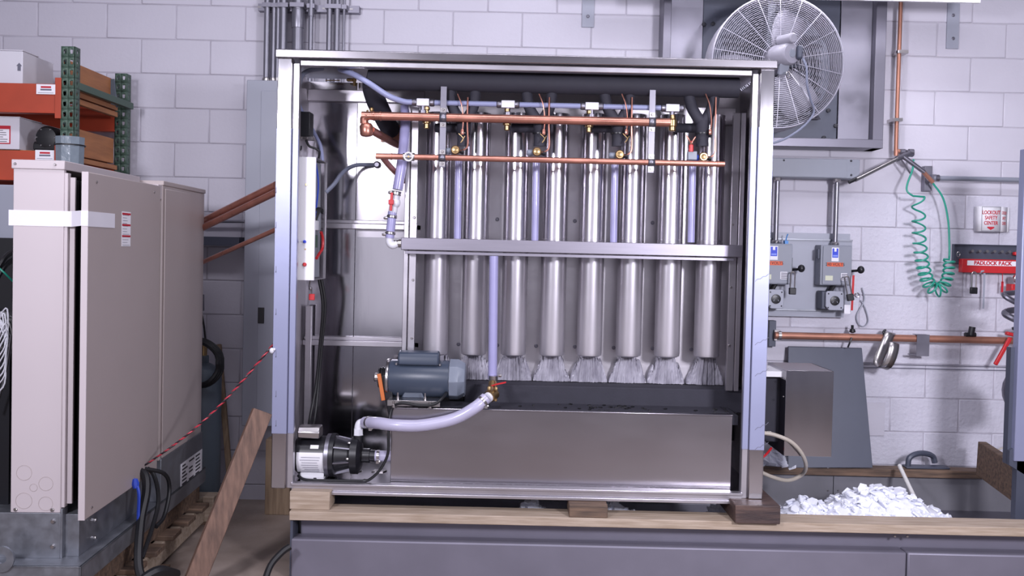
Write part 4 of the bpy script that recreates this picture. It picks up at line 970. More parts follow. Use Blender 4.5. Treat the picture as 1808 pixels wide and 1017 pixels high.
# conduits
CY = 5.16
names = [(476, 0, 466, 'leftmost slim wall conduit running into panel top', .017, 139), (487, 0, 479, 'second slim wall conduit beside the leftmost', .013, 139), (494, 0, 487, 'third slim wall conduit from the left', .012, 139), (504, 0, 496, 'flat-looking conduit left of the large one', .022, 300), (529, 0, 522, 'thickest wall conduit with a wide coupling', .032, 300), (551, 0, 546, 'slim wall conduit just right of the thickest', .014, 300), (583, 0, 579, 'conduit left of the strut end pair', .016, 300), (596, 0, 593, 'conduit right of the strut end pair', .017, 300), (608, 0, 605, 'thinnest pale conduit at the right strut end', .007, 300)]
for (xt, yt, xb, w, r_, yb2) in names:
    pxm = (xt + xb) / 2; a = W(pxm, 70, CY); top = 3.1
    zb4 = zt4 if yb2 == 139 else W(xb, yb2, CY).z
    t = thing('conduit', w, 'conduit', (a.x, CY, zb4), 'conduits above the electrical panel')
    MB().cyl((a.x, CY, zb4), (a.x, CY, top), r_, n=14).build('pipe', K['conduit'], t)
    if yb2 == 139: MB().lathe([(r_ * 1.4, 0), (r_ * 1.4, .02), (r_ * 1.15, .03)], (a.x, CY, zb4), (0, 0, 1), 10).build('connector', K['zinc'], t)
    if 'coupling' in w: MB().lathe([(r_ * 1.1, 0), (r_ * 1.14, .004), (r_ * 1.14, .1), (r_ * 1.1, .104)], (a.x, CY, W(527, 50, CY).z), (0, 0, 1), 16).build('coupling', K['conduit'], t)
    if 'right of the thickest' in w: MB().lathe([(r_ * 1.3, 0), (r_ * 1.3, .1)], (a.x, CY, W(550, 29, CY).z), (0, 0, 1), 12).build('coupling', K['conduit'], t)
z5 = W(540, 11, CY).z
st = thing('strut_channel', 'horizontal slotted strut carrying the wall conduits at the top', 'strut', (W(540, 11, CY).x, 5.22, z5))
MB().lim(W(452, 11, CY).x, W(632, 11, CY).x, 5.2, WY, z5 - .02, z5 + .02).build('channel', K['dullsteel'], st)
m = MB()
for px in (458, 472, 510, 518, 545, 556, 572, 602, 620): m.lim(W(px, 11, 5.2).x - .009, W(px, 11, 5.2).x + .009, 5.198, 5.202, z5 - .005, z5 + .005)
m.build('slot', K['zinc'], st)
for (xt, yt, xb, w, r_, yb2) in names:
    a = W((xt + xb) / 2, 70, CY); MB().lim(a.x - r_ - .008, a.x + r_ + .008, CY - r_ - .003, 5.2, z5 - .012, z5 + .012).build('pipe_strap', K['dullsteel'], st)
o = MB().cyl(W(360, 391, 5.2), W(432, 391, 5.2), .009, n=10).build('wall_conduit', K['conduit']); tag(o, 'thin horizontal conduit on the wall behind the copper pipes', 'conduit')
zsh = W(390, 426, 5.1).z
o = MB().lim(W(300, 426, 5.1).x, W(424, 426, 5.1).x, 5.08, WY, zsh - .025, zsh + .025).build('wall_ledge', K['slate']); tag(o, 'dark horizontal ledge rail on the wall below the copper pipes', 'rail')
# leaning lumber, stick, cylinder, hose
o = MB().bar(W(338, 1040, 3.8), W(463, 726, 4.05), .088, .04, (0.55, -1, .2)).build('lumber_prop', K['redwood'], None, .003); tag(o, 'reddish two-by-four leaning from floor toward the left post', 'lumber')
o = MB().bar(W(408, 872, 5.06), W(386, 608, 5.22), .03, .025, (0, -1, 0)).build('wooden_stick', K['pinez'], None, .003); tag(o, 'thin wooden stick leaning upright against the back wall', 'stick')
gx = W(356, 700, 5.0).x
gc = thing('gas_cylinder', 'blue-grey gas cylinder standing behind the condensing unit', 'cylinder', (gx, 5.02, FZ))
MB().lathe([(.09, 0), (.1, .01), (.1, .76), (.085, .8), (.05, .82), (.03, .83), (.03, .87)], (gx, 5.02, FZ), (0, 0, 1), 24).build('body', K['tank'], gc)
MB().lathe([(.02, 0), (.02, .06), (.032, .06), (.032, .075)], (gx, 5.02, .87 + FZ), (0, 0, 1), 12).build('cylinder_valve', K['brass'], gc)
cc = W(352, 642, 4.88)
m = MB()
for j in range(3): m.tube([cc + V(((.10 + .008 * j) * math.cos(6.283 * k / 28), .012 * j + .01 * math.sin(k), (.115 + .006 * j) * math.sin(6.283 * k / 28))) for k in range(28)], .012, 7, closed=True)
o = m.build('hose_coil', K['rubber']); tag(o, 'coiled black hose hung over the gas cylinder', 'hose')
o = MB().bar(W(356, 520, 4.95), W(356, 549, 4.95), .02, .03, (0, -1, 0)).build('hanging_tag', K['dullsteel'], None, .002).copy
tg = [x for x in COL.objects if x.name.startswith('hanging_tag')][0]; tag(tg, 'small metal gauge tag hanging just beyond the condensing unit edge', 'tag')
o = MB().tube(spl(PT([(354, 545, 4.95), (360, 575, 4.95), (363, 605, 4.95)]), 5), .006, 6).build('gauge_hose', K['rubber']); tag(o, 'thin black hose dropping from the gauge tag to coil', 'hose')
o = MB().tube(spl([W(512, 965, 3.92), W(498, 975, 3.9), W(478, 998, 3.86), W(466, 1030, 3.8)], 6), .015, 8).build('floor_cable', K['rubber']); tag(o, 'black cable on the floor at the bin left end', 'cable')
# ================================================================== PALLET RACK
RF, RB = 4.40, 5.08
rk = thing('pallet_rack', 'green and orange steel pallet rack at the far left', 'rack', (W(125, 300, RF).x - .6, 4.75, FZ))
def perf_strip(m, O, U, Vv, w, h, cols, pitch, hole):
    """Sheet strip with real holes: O lower corner, U across, Vv up."""
    O, U, Vv = V(O), V(U).normalized(), V(Vv).normalized(); cw = w / cols; nr = int(h / pitch)
    sq = [(-1, -1), (0, -1), (1, -1), (1, 0), (1, 1), (0, 1), (-1, 1), (-1, 0)]
    for r_ in range(nr):
        for c_ in range(cols):
            ctr = O + U * (cw * (c_ + .5)) + Vv * (pitch * (r_ + .5))
            out = [ctr + U * (a_ * cw / 2) + Vv * (b_ * pitch / 2) for a_, b_ in sq]
            s = hole
            inn = [ctr + U * (a_ * s * (.62 if b_ < 0 and a_ else .85)) + Vv * (b_ * s * 1.2) for a_, b_ in sq]
            m.add(out + inn, [(i, (i + 1) % 8, 8 + (i + 1) % 8, 8 + i) for i in range(8)])
def rack_post(x, Y, zt_, face):
    m = MB(); w = .064
    perf_strip(m, (x, Y, FZ), (1, 0, 0), (0, 0, 1), w, zt_ - FZ, 2, .0508, .0085)
    perf_strip(m, (x + w, Y, FZ), (0, 1, 0), (0, 0, 1), .055, zt_ - FZ, 1, .0508, .006)
    perf_strip(m, (x, Y, FZ), (0, 1, 0), (0, 0, 1), .055, zt_ - FZ, 1, .0508, .006)
    o = m.build('post', K['green'], rk); s = o.modifiers.new('solid', 'SOLIDIFY'); s.thickness = .003
    return o
fx = W(108, 190, RF).x; zft = W(125, 79, RF).z
rack_post(fx, RF, zft, 1)
rx = W(203, 230, RB).x; zrt = W(215, 122, RB).z
rack_post(rx, RB, zrt, 1)
for (py0, py1) in ((147, 197), (266, 317)):
    zt_, zb_2 = W(50, py0, RF).z, W(50, py1, RF).z
    for Y in (RF + .002, RB + .0):
        bo = MB().lim(-3.4, fx if Y < 4.6 else rx, Y, Y + .04, zb_2, zt_).lim(-3.4, fx if Y < 4.6 else rx, Y - .004, Y + .05, zb_2 - .006, zb_2 + .004).build('beam', K['orange'], rk, .003)
        if Y < 4.6:
            MB().lim(fx - .03, fx, Y - .006, Y + .05, zb_2 - .03, zt_ + .03).build('beam_connector', K['orange'], bo, .002)
            lx = W(82 if py0 < 200 else 80, py0 + 10, Y).x; lz = W(82, py0 + 11 if py0 < 200 else py0 + 8, Y).z
            lb_ = MB().lim(lx - .046, lx + .046, Y - .0062, Y - .0045, lz - .024, lz + .024).build('load_label', K['label'], bo)
            MB().lim(lx - .024, lx + .026, Y - .0068, Y - .0062, lz + .006, lz + .015).build('red_print', K['redtext'], lb_)
            MB().lim(lx - .026, lx + .028, Y - .0068, Y - .0062, lz - .006, lz + .002).build('grey_print', K['greyink'], lb_)
            MB().lim(lx - .038, lx + .038, Y - .0068, Y - .0062, lz - .018, lz - .016).build('fine_print', K['greyink'], lb_)
    for Y in (4.5, 4.64, 4.78, 4.92):
        MB().lim(-3.4, fx - .06, Y, Y + .12, zt_, zt_ + .012).build('deck_plank', K['ply'], rk, .002)
for (pa_, pb_) in (((143, 152), (203, 182)), ((140, 400), (203, 400))):
    a = W(*pa_, RF + .05); b_ = W(*pb_, RB); b_.x = a.x = fx + .05; b_.z = a.z
    MB().bar(a, b_, .03, .035).build('brace', K['green'], rk, .002)
DZ = [W(50, 147, RF).z + .012, W(50, 266, RF).z + .012]
xp = W(106, 120, 4.46).x
for i, w in enumerate(('upper', 'lower')):
    o = MB().lim(xp, xp + .02, 4.47, 5.02, DZ[i] - (.012 if 1 else 0), DZ[i] + .125).build('plywood_strip', K['ply'], None, .002); tag(o, w + ' orange plywood strip on edge beside the rack post', 'plywood')
    o.location.x = o.location.x
    m = MB().lim(xp + .022, xp + .05, 4.47, 5.0, DZ[i] - .05, DZ[i] - .025).lim(xp + .022, xp + .05, 4.47, 5.0, DZ[i] - .085, DZ[i] - .058)
    o = m.build('board_stack', K['ply'], None, .002); tag(o, 'thin boards stacked under the ' + w + ' plywood strip', 'boards')
# cartons and black casting on the rack
def carton(x1, y0, y1, Y, lab, z_, dep=.4):
    xr = W(x1, (y0 + y1) / 2, Y).x; h = (y1 - y0) / S(Y)
    t = thing('carton', lab, 'box', (xr - .2, Y + dep / 2, z_))
    MB().lim(xr - .45, xr, Y, Y + dep, z_, z_ + h).build('carton_body', K['carton'], t, .004)
    MB().lim(xr - .45, xr + .003, Y - .003, Y + dep * .5 - .002, z_ + h, z_ + h + .004).build('carton_flap', K['carton'], t)
    return t, xr, h
t, xr, h = carton(40, 88, 146, 4.5, 'white carton with a printed arrow on the upper rack shelf', DZ[0], .3)
a = W(34, 118, 4.5); MB().prism([(a.x - .008, 4.4985, a.z - .02), (a.x + .008, 4.4985, a.z - .02), (a.x + .008, 4.4985, a.z + .004), (a.x + .014, 4.4985, a.z + .004), (a.x, 4.4985, a.z + .02), (a.x - .014, 4.4985, a.z + .004), (a.x - .008, 4.4985, a.z + .004)], (0, .001, 0)).build('arrow_print', K['greyink'], t)
t, xr, h = carton(34, 209, 265, 4.48, 'white carton with red-framed label on the lower rack shelf', DZ[1], .42)
a = W(8, 238, 4.48); lb_ = MB().lim(a.x - .08, a.x + .03, 4.4775, 4.4795, a.z - .045, a.z + .045).build('shipping_label', K['redtext'], t)
MB().lim(a.x - .08, a.x + .025, 4.4768, 4.4774, a.z - .040, a.z + .028).build('label_paper', K['label'], lb_)
m = MB()
for j in range(6): m.lim(a.x - .05, a.x + random.uniform(-.01, .02), 4.4762, 4.4768, a.z - .035 + .011 * j, a.z - .032 + .011 * j)
m.build('small_print', K['ink'], lb_)
bc = thing('black_casting', 'black ribbed cast pump part beside the carton on lower shelf', 'machine part', (W(82, 262, 4.48).x, 4.52, DZ[1]))
c = V((W(82, 245, 4.48).x, 4.52, DZ[1] + .062))
MB().lathe([(.03, -.05), (.05, -.045), (.06, -.03), (.06, .03), (.052, .05)], c, (0, 1, 0), 18).build('casting_body', K['rubber'], bc)
MB().box(c + V((0, 0, -.045)), (.13, .09, .035)).cyl(c + V((-.06, 0, -.03)), c + V((-.08, 0, -.03)), .015, n=10).build('flange', K['rubber'], bc, .006)
m = MB()
for k in range(6): an = k * 1.047; m.bolt(c + V((.045 * math.cos(an), -.046, .045 * math.sin(an))), .005)
m.build('bolt', K['zinc'], bc)
m = MB().tube([V((fx + .035, RF + .02, z_)) for z_ in (DZ[1] - .25, DZ[1] - .1, DZ[1] + .06)], [.066, .064, .068], 10)
o = m.build('plastic_wrap', K['poly']); tag(o, 'clear grey plastic wrap tied around the front rack post', 'plastic wrap')
MB().lathe([(.069, -.003), (.071, -.003), (.071, .003), (.069, .003)], (fx + .035, RF + .02, DZ[1] + .02), (0, 0, 1), 16, False).build('tie', K['rubber'], o)
o = MB().bar(W(197, 140, 4.98), W(202, 190, 4.98), .03, .012, (0, -1, 0)).tube(spl(PT([(195, 138, 4.97), (186, 150, 4.97), (184, 165, 4.97)]), 4), .003, 5).build('blue_strap', K['tank'], None); tag(o, 'short blue-grey strap hanging by the rear rack post', 'strap')
# ================================================================== WALL FAN AND HOUSING
HY = 5.10
fh_ = thing('fan_housing', 'square stainless wall exhaust housing behind the big fan', 'fan housing', (W(1366, 262, HY).x, 5.17, W(1366, 262, HY).z))
hx0, hx1 = W(1169, 120, HY).x, W(1563, 130, HY).x; hz0, hz1 = W(1366, 258, HY).z, 3.12
MB().lim(hx0, hx0 + .045, HY, WY, hz0, hz1).build('frame_side', K['frame'], fh_, .003)
MB().lim(hx1 - .06, hx1, HY, WY, hz0, hz1).build('frame_side', K['frame'], fh_, .003)
MB().lim(hx0, hx1, HY - .002, WY, hz0, hz0 + .05).build('frame_bottom', K['frame'], fh_, .003)
pxs = [hx0 + .045, W(1241, 60, 5.16).x, W(1483, 60, 5.16).x, hx1 - .06]
MB().lim(pxs[0], pxs[1] - .002, 5.155, 5.17, hz0 + .05, hz1).build('side_panel', K['dullsteel'], fh_, .002)
MB().lim(pxs[2] + .002, pxs[3], 5.155, 5.17, hz0 + .05, hz1).build('side_panel', K['dullsteel'], fh_, .002)
MB().lim(pxs[1], pxs[2], 5.165, 5.18, hz0 + .05, hz1).build('centre_panel', K['slate'], fh_, .002)
fc = W(1374, 109, 4.78)
z_ = fc.z + .22
for k in range(11):
    MB().box((fc.x + .07, 5.15, z_ - .045 * k), (.56, .05, .004), Matrix.Rotation(R(35), 3, 'X')).build('louver_slat', K['dullsteel'], fh_)
b = MB()
for px, py in ((1259, 42), (1463, 195), (1476, 222), (1455, 243), (1243, 43)): b.bolt(W(px, py, 5.153), .012)
b.build('bolt', K['ink'], fh_)
fn = thing('wall_fan', 'large round grey industrial fan with concentric wire guard', 'fan', (fc.x, 4.9, fc.z - .36))
GR = 115.5 / S(4.78)
ring = lambda r_, Y, n=56: [V((fc.x + r_ * math.cos(6.2832 * k / n), Y, fc.z + r_ * math.sin(6.2832 * k / n))) for k in range(n)]
m = MB(); nr = 27
dome = lambda q: 4.78 - .035 * (1 - q * q)
for k in range(nr):
    q = .27 + .73 * k / (nr - 1); m.tube(ring(GR * q, dome(q)), .0014, 4, closed=True)
for k in range(18):
    an = 6.2832 * (k + .5) / 18; m.tube([V((fc.x + GR * q * math.cos(an), dome(q) - .002, fc.z + GR * q * math.sin(an))) for q in (.24, .5, .75, 1.0)], .0022, 4)
m.tube(ring(GR, 4.785), .005, 6, closed=True)
m.build('front_guard', K['fanwire'], fn)
m = MB()
for k in range(14):
    q = .3 + .7 * k / 13; m.tube(ring(GR * q, 4.98 + .02 * (1 - q), 40), .0018, 4, closed=True)
m.build('rear_guard', K['fanwire'], fn)
MB().lathe([(GR, 0), (GR + .004, .01), (GR + .004, .17), (GR, .18), (GR - .003, .18), (GR - .003, 0)], (fc.x, 4.80, fc.z), (0, 1, 0), 56, False).build('shroud_ring', K['fan'], fn)
for k in range(3):
    an = R(68 + 120 * k); rad = V((math.cos(an), 0, math.sin(an))); tn = V((-math.sin(an), 0, math.cos(an)))
    vs = []; fs = []
    for i in range(7):
        q = .06 + (.30 - .06) * i / 6; wd_ = .045 + .05 * math.sin(math.pi * min(1, i / 6 * .75)); tw_ = .05 - .025 * i / 6
        for s_ in (-1, -.3, .4, 1):
            vs.append(V((fc.x, 4.89, fc.z)) + rad * q + tn * (wd_ * s_) + V((0, -tw_ * s_, 0)))
    for i in range(6):
        for j in range(3): fs.append((i * 4 + j, i * 4 + j + 1, i * 4 + j + 5, i * 4 + j + 4))
    o = MB().add(vs, fs).build('blade', K['fan'], fn, sharp=80); s = o.modifiers.new('solid', 'SOLIDIFY'); s.thickness = .004
mc2 = W(1386, 95, 4.70)
MB().lathe([(.05, -.03), (.055, 0), (.055, .14), (.04, .16)], (mc2.x - .02, 4.76, mc2.z - .015), (0.12, 1, 0), 20).build('motor_hub', K['fan'], fn)
ax_ = V((.42, -.9, -.05)).normalized()
MB().lathe([(.05, -.16), (.058, -.14), (.058, .0), (.05, .012), (.02, .014)], mc2 + V((.02, -.03, -.005)), ax_, 24).build('motor_can', K['fan'], fn)
MB().lathe([(.026, -.05), (.026, .05), (.02, .056)], mc2 + V((.0, -.02, .07)), ax_, 16).build('capacitor', K['fan'], fn)
e_ = mc2 + V((.02, -.03, -.005)) + ax_ * .014
MB().lathe([(.022, 0), (.02, .003), (.012, .003)], e_, ax_, 16).build('end_cap', K['grey'], fn)
MB().box(mc2 + V((.062, -.03, .0)), (.03, .06, .07)).build('switch_box', K['slate'], fn, .01)
MB().bar(mc2 + V((0, .0, -.04)), mc2 + V((.0, .03, -.10)), .05, .03, (0, -1, 0)).build('mount_bracket', K['grey'], fn, .004)
MB().tube([mc2 + V((.01 + .008 * math.cos(6.28 * k / 12), -.03, -.115 + .018 * math.sin(6.28 * k / 12))) for k in range(12)], .003, 5, closed=True).build('hook', K['zinc'], fn)
MB().bar((fc.x, 4.95, fc.z + .1), (fc.x, 4.95, 3.1), .04, .04).build('support_arm', K['grey'], fn)
p = PT([(1417, 102, 4.66), (1424, 120, 4.66), (1425, 150, 4.68), (1431, 175, 4.72), (1437, 198, 4.75), (1420, 222, 4.74), (1390, 243, 4.72), (1360, 254, 4.72), (1320, 262, 4.75)])
MB().tube(spl(p, 6), .006, 8).build('power_cord', K['greyhose'], fn)
# strip light fixture above the fan
lf = thing('strip_light', 'long ceiling strip light fixture above the wall fan', 'light', (W(1400, -14, 4.72).x, 4.72, W(1690, -2, 4.72).z))
lz = W(1690, -8, 4.72).z; lx0, lx1 = W(1040, 0, 4.72).x, W(1752, 0, 4.72).x
MB().lim(lx0, lx1, 4.58, 4.60, lz, lz + .16).lim(lx0, lx1, 4.84, 4.86, lz + .0, lz + .16).lim(lx0, lx1, 4.58, 4.86, lz + .16, lz + .18).build('reflector', K['wpaint'], lf)
em = bpy.data.materials.new('fluorescent_tube_glow'); em.use_nodes = True; pb = em.node_tree.nodes['Principled BSDF']
pb.inputs['Emission Color'].default_value = (.95, .93, 1, 1); pb.inputs['Emission Strength'].default_value = 15.5
for dy in (-.05, .05): MB().cyl((lx0 + .03, 4.72 + dy, lz + .08), (lx1 - .03, 4.72 + dy, lz + .08), .016, n=10).build('tube', em, lf)
m = MB()
for px in (1150, 1600): m.lim(W(px, 0, 4.72).x - .01, W(px, 0, 4.72).x + .01, 4.71, 4.73, lz + .18, lz + .6)
m.build('hanger', K['zinc'], lf)
# wall strap plates
for px, y1, w in ((1038, 48, 'left'), (1683, 86, 'right')):
    t = thing('wall_strap', w + ' flat grey metal strap bolted on the wall at top', 'bracket', W(px, y1, 5.24), 'wall straps at the top')
    x = W(px, 40, 5.24).x; MB().lim(x - .035, x + .035, 5.238, WY + .002, W(px, y1, 5.24).z, 3.1).build('plate', K['panel'], t, .001)
    m = MB()
    for py in ((29,) if px < 1100 else (27, 68)): m.bolt(W(px, py, 5.238), .010)
    m.build('bolt', K['dullsteel'], t)
# ================================================================== RIGHT WALL
# wireway and conduits
ZW0, ZW1 = W(1440, 314, 5.12).z, W(1440, 280, 5.12).z
ww = thing('wireway', 'grey horizontal electrical wireway box below the fan housing', 'electrical box', (W(1440, 314, 5.12).x, 5.18, ZW0))
xa, xb = W(1300, 296, 5.12).x, W(1518, 296, 5.12).x
MB().lim(xa, xb, 5.12, WY, ZW0, ZW1).build('wireway_body', K['grey'], ww, .003)
xs_ = W(1495, 300, 5.12).x
MB().lim(xa, xs_, 5.116, 5.12, ZW0 + .004, ZW1 - .004).build('wireway_cover', K['grey'], ww, .001)
b = MB()
for px, py in ((1503, 284), (1503, 309), (1384, 283)): b.bolt(W(px, py, 5.118), .006)
b.build('screw', K['ink'], ww)
# backing plate with struts
dp = thing('disconnect_backing_plate', 'grey sheet-metal backing plate carrying the two disconnect switches', 'plate', (W(1430, 550, 5.2).x, 5.22, W(1430, 550, 5.2).z))
xa, xb = W(1340, 480, 5.2).x, W(1503, 480, 5.2).x; za, zb6 = W(1430, 548, 5.2).z, W(1430, 423, 5.2).z
MB().lim(xa, xb, 5.2, 5.206, za, zb6).build('sheet', K['panel'], dp)
MB().lim(xa, xb, 5.19, 5.2, za - .003, za + .006).lim(xa, xb, 5.19, 5.2, zb6 - .004, zb6 + .003).build('sheet_lip', K['galv'], dp)
for z_, xe in ((zb6 + .02, 1499), (za - .02, 1492)):
    MB().lim(xa, W(xe, 480, 5.206).x, 5.206, WY, z_ - .018, z_ + .018).build('strut', K['panel'], dp)
def disconnect(x0, x1, y0, y1, wlab, volts, k_x):
    YF = 5.10
    xa, xb = W(x0, (y0 + y1) / 2, YF).x, W(x1, (y0 + y1) / 2, YF).x; zc = W((x0 + x1) / 2, (y0 + y1) / 2, YF).z; h = (y1 - y0) / S(YF) / 2
    t = thing('disconnect_switch', wlab, 'switch box', ((xa + xb) / 2, 5.15, zc - h), 'disconnect switches')
    MB().lim(xa, xb, YF + .006, 5.199, zc - h, zc + h).build('box_body', K['grey'], t, .003)
    MB().lim(xa + .012, xb - .001, YF, YF + .006, zc - h + .005, zc + h - .006).build('box_cover', K['grey'], t, .002)
    f = lambda u, v: V((xa + (xb - xa) * u, YF - .0006, zc + h - 2 * h * v))
    def pl(u0, u1, v0, v1, m, nm, dy=0): 
        a, b = f(u0, v0), f(u1, v1); return MB().lim(a.x, b.x, YF - .0012 - dy, YF + .001 - dy, b.z, a.z).build(nm, m, t)
    pl(.34, .57, .06, .40, K['label'], 'white_label'); pl(.36, .55, .08, .31, K['bluelab'], 'blue_label', .0006); pl(.42, .49, .08, .16, K['label'], 'blue_label_notch', .0012)
    pl(.38, .53, .245, .285, mat('pale_blue_print', '7f92e8', .5), 'pale_print', .0012)
    o = pl(.2, .72, .43, .53, K['orangelab'], 'voltage_label')
    text(volts, .024, f(.46, .48) + V((0, -.0012, 0)), K['ink'], o, sx=.95)
    pl(.16, .40, .76, .88, mat('yellowed_label', 'c9ccb4', .5), 'yellowed_label'); o = pl(.66, .86, .69, .87, K['label'], 'instruction_label')
    m = MB()
    for j in range(4): a = f(.68, .71 + .04 * j); m.lim(a.x, a.x + .035, YF - .0022, YF - .0016, a.z - .005, a.z)
    m.build('small_print', K['greyink'], o)
    zh = zc - h * .28
    MB().lim(xb - .002, xb + .010, YF + .03, YF + .07, zh - .02, zh + .07).build('lever_slot', K['plastic'], t)
    hd = MB().bar(V((xb + .006, YF + .04, zh)), V((xb + .05, YF + .0, zh + .006)), .01, .014).sph(V((xb + .05, YF - .005, zh + .01)), .02, 8, (1, 1, 1.1)).build('lever', K['plastic'], t)
    MB().lim(xa - .012, xa + .002, YF + .02, YF + .05, zc + h * .3, zc + h * .8).build('hinge', K['slate'], t, .003) if k_x else None
    return t, xa, xb, zc, h, YF
t1 = disconnect(1338, 1399, 430, 502, 'left grey disconnect switch with orange voltage label, beside the post', '240 VOLTS', 0)
t2 = disconnect(1449, 1504, 433, 504, 'right grey disconnect switch with orange voltage label and red-tagged padlock', '240 VOLTS', 1)
b5 = W(1388, 427, 5.12); MB().lim(b5.x - .01, b5.x + .01, 5.11, 5.14, t1[3] + t1[4], t1[3] + t1[4] + .018).tube(spl([b5 + V((0, .01, .0)), b5 + V((.006, .01, .03)), b5 + V((.012, .01, .045))], 4), .003, 5).build('blue_wire_nut', mat('blue_wire_nut', '2d7ac0', .4), t1[0])
for px, w, t in ((1371, 'left', t1), (1476, 'right', t2)):
    x = W(px, 370, 5.16).x; z0_ = t[3] + t[4]
    o = MB().cyl((x, 5.16, z0_), (x, 5.16, ZW0), .0145, n=14).build('conduit_drop', K['conduit']); tag(o, w + ' conduit dropping from wireway to its disconnect switch', 'conduit', 'conduit drops')
    MB().lathe([(.02, 0), (.022, .004), (.022, .016), (.017, .02)], (x, 5.16, z0_), (0, 0, 1), 10).lathe([(.017, -.02), (.022, -.016), (.022, 0)], (x, 5.16, ZW0), (0, 0, 1), 10).build('conduit_nut', K['zinc'], o)
# receptacles
for (x0, x1, y0, y1, w) in ((1356, 1384, 511, 545, 'left'), (1458, 1490, 514, 548, 'right')):
    YF = 5.09; c = W((x0 + x1) / 2, (y0 + y1) / 2, YF); hw, hh = (x1 - x0) / 2 / S(YF), (y1 - y0) / 2 / S(YF)
    t = thing('power_receptacle', w + ' square power receptacle mounted below its disconnect switch', 'outlet', (c.x, 5.15, c.z - hh), 'power receptacles')
    oc = [(-hw, -hh * .6), (-hw * .6, -hh), (hw * .8, -hh), (hw, -hh * .8), (hw, hh * .8), (hw * .8, hh), (-hw * .8, hh), (-hw, hh * .8)]
    MB().prism([(c.x + x, YF, c.z + z_) for x, z_ in oc], (0, .02, 0)).build('cover_plate', K['panel'], t, .003)
    MB().lim(c.x - hw - .018, c.x + hw * .7, YF + .02, 5.199, c.z - hh * .95, c.z + hh * .95).build('back_box', K['slate'], t, .006)
    s = MB().lathe([(.027, 0), (.027, .004), (.024, .005)], (c.x, YF, c.z), (0, -1, 0), 20).build('socket_face', K['plastic'], t)
    m = MB()
    for an in (90, 210, 330): m.box((c.x + .014 * math.cos(R(an)), YF - .0055, c.z + .014 * math.sin(R(an))), (.003, .001, .010), Matrix.Rotation(R(an), 3, 'Y'))
    m.build('slot', K['grey'], s)
    m = MB()
    for sx_, sz_ in ((1, 1), (-1, 1), (1, -1), (-1, -1)): m.bolt((c.x + sx_ * hw * .72, YF - .001, c.z + sz_ * hh * .72), .004)
    m.build('screw', K['ink'], t)
    MB().cyl((c.x - .01, 5.15, c.z + hh * .8), (c.x + .02, 5.16, c.z + hh + .04), .014, n=10).build('feed_nipple', K['rubber'], t)
# padlocks
def padlock(px, ytop, ybody, Y, lab, tilt=0, hw=.018, sh=None):
    c = W(px, ybody, Y); h = (ybody - ytop) / S(Y)
    t = thing('padlock', lab, 'padlock', c - V((0, 0, .02)), 'padlocks'); rot = Matrix.Rotation(R(tilt), 3, 'Y')
    q = lambda x, y, z_: c + rot @ V((x, y, z_))
    MB().box(c, (.038, .022, .038), rot).build('lock_body', K['plastic'], t, .004)
    pts = [q(-.012, 0, .018)] + [q(-.012, 0, h - .012)] + [q(-.012 * math.cos(an), 0, h - .012 + .012 * math.sin(an)) for an in [R(30 * k) for k in range(1, 6)]] + [q(.012, 0, h - .012), q(.012, 0, .018)]
    MB().tube(pts, .004, 7).build('shackle', K['zinc'], t); return t
padlock(1399, 480, 514, 5.06, 'black padlock with long shackle hung on left disconnect lever')
padlock(1501, 487, 525, 5.05, 'tilted black padlock hung on the right disconnect lever', -12)
o = MB().bar(W(1507, 486, 5.07), W(1504, 548, 5.08), .012, .002, (0, -1, 0)).build('red_tag_strip', K['red']); 
c = W(1497, 546, 5.085); MB().lim(c.x - .022, c.x + .012, 5.08, 5.083, c.z - .025, c.z + .025).build('tag_card', K['label'], o); tag(o, 'red strip with white card hung behind the right padlock', 'tag')
c = W(1513, 521, 5.08); o = MB().tube([c + V((.012 * math.cos(6.28 * k / 12), 0, .012 * math.sin(6.28 * k / 12))) for k in range(12)], .003, 5, closed=True).tube([c + V((-.012, 0, 0)), c + V((-.03, 0, -.01))], .003, 5).build('key_ring', K['zinc']); tag(o, 'small wire key ring right of the tilted padlock', 'key ring')
p = PT([(1522, 508, 5.235), (1526, 530, 5.235), (1513, 556, 5.235), (1516, 572, 5.235), (1526, 576, 5.235), (1533, 566, 5.235), (1528, 545, 5.235), (1520, 530, 5.235)])
o = MB().tube(spl(p, 5), .0035, 6).build('wall_wire', K['panel']); tag(o, 'thin grey wire loop on the wall below the key ring', 'wire')
# air line
al = thing('air_drop_pipe', 'vertical tarnished copper air pipe right of the fan housing', 'pipe', W(1585, 270, 5.17))
x = W(1586, 140, 5.17).x; zq = W(1585, 268, 5.17).z
MB().tube(spl([V((x, 5.17, 3.1)), V((x, 5.17, 2.8)), V((x, 5.17, zq + .04)), V((x + .008, 5.17, zq + .008)), V((x + .04, 5.17, zq))], 6), .0115, 12).build('copper_run', K['oldcopper'], al)
for py in (92, 212):
    c = V((x, 5.17, W(1586, py, 5.17).z)); MB().lathe([(.0125, -.008), (.018, -.008), (.018, .008), (.0125, .008)], c, (0, 0, 1), 10).box(c + V((.02 if py < 100 else .0, .03, 0)), (.05, .1, .018)).build('pipe_clip', K['zinc'], al)
MB().lathe([(.012, 0), (.017, .004), (.017, .03), (.013, .035), (.013, .05), (.018, .052), (.018, .08)], (x + .02, 5.17, zq), (1, 0, 0), 10).build('fitting', K['dullsteel'], al)
ab = thing('air_line_bar', 'slanted shiny metal bar and hose joint below copper air pipe', 'bar', W(1600, 300, 5.1))
MB().cyl(W(1510, 318, 5.05), W(1585, 280, 5.12), .0115, n=12).build('bar', K['zinc'], ab)
MB().cyl(W(1499, 322, 5.04), W(1512, 316, 5.05), .010, n=10).build('grip', K['plastic'], ab)
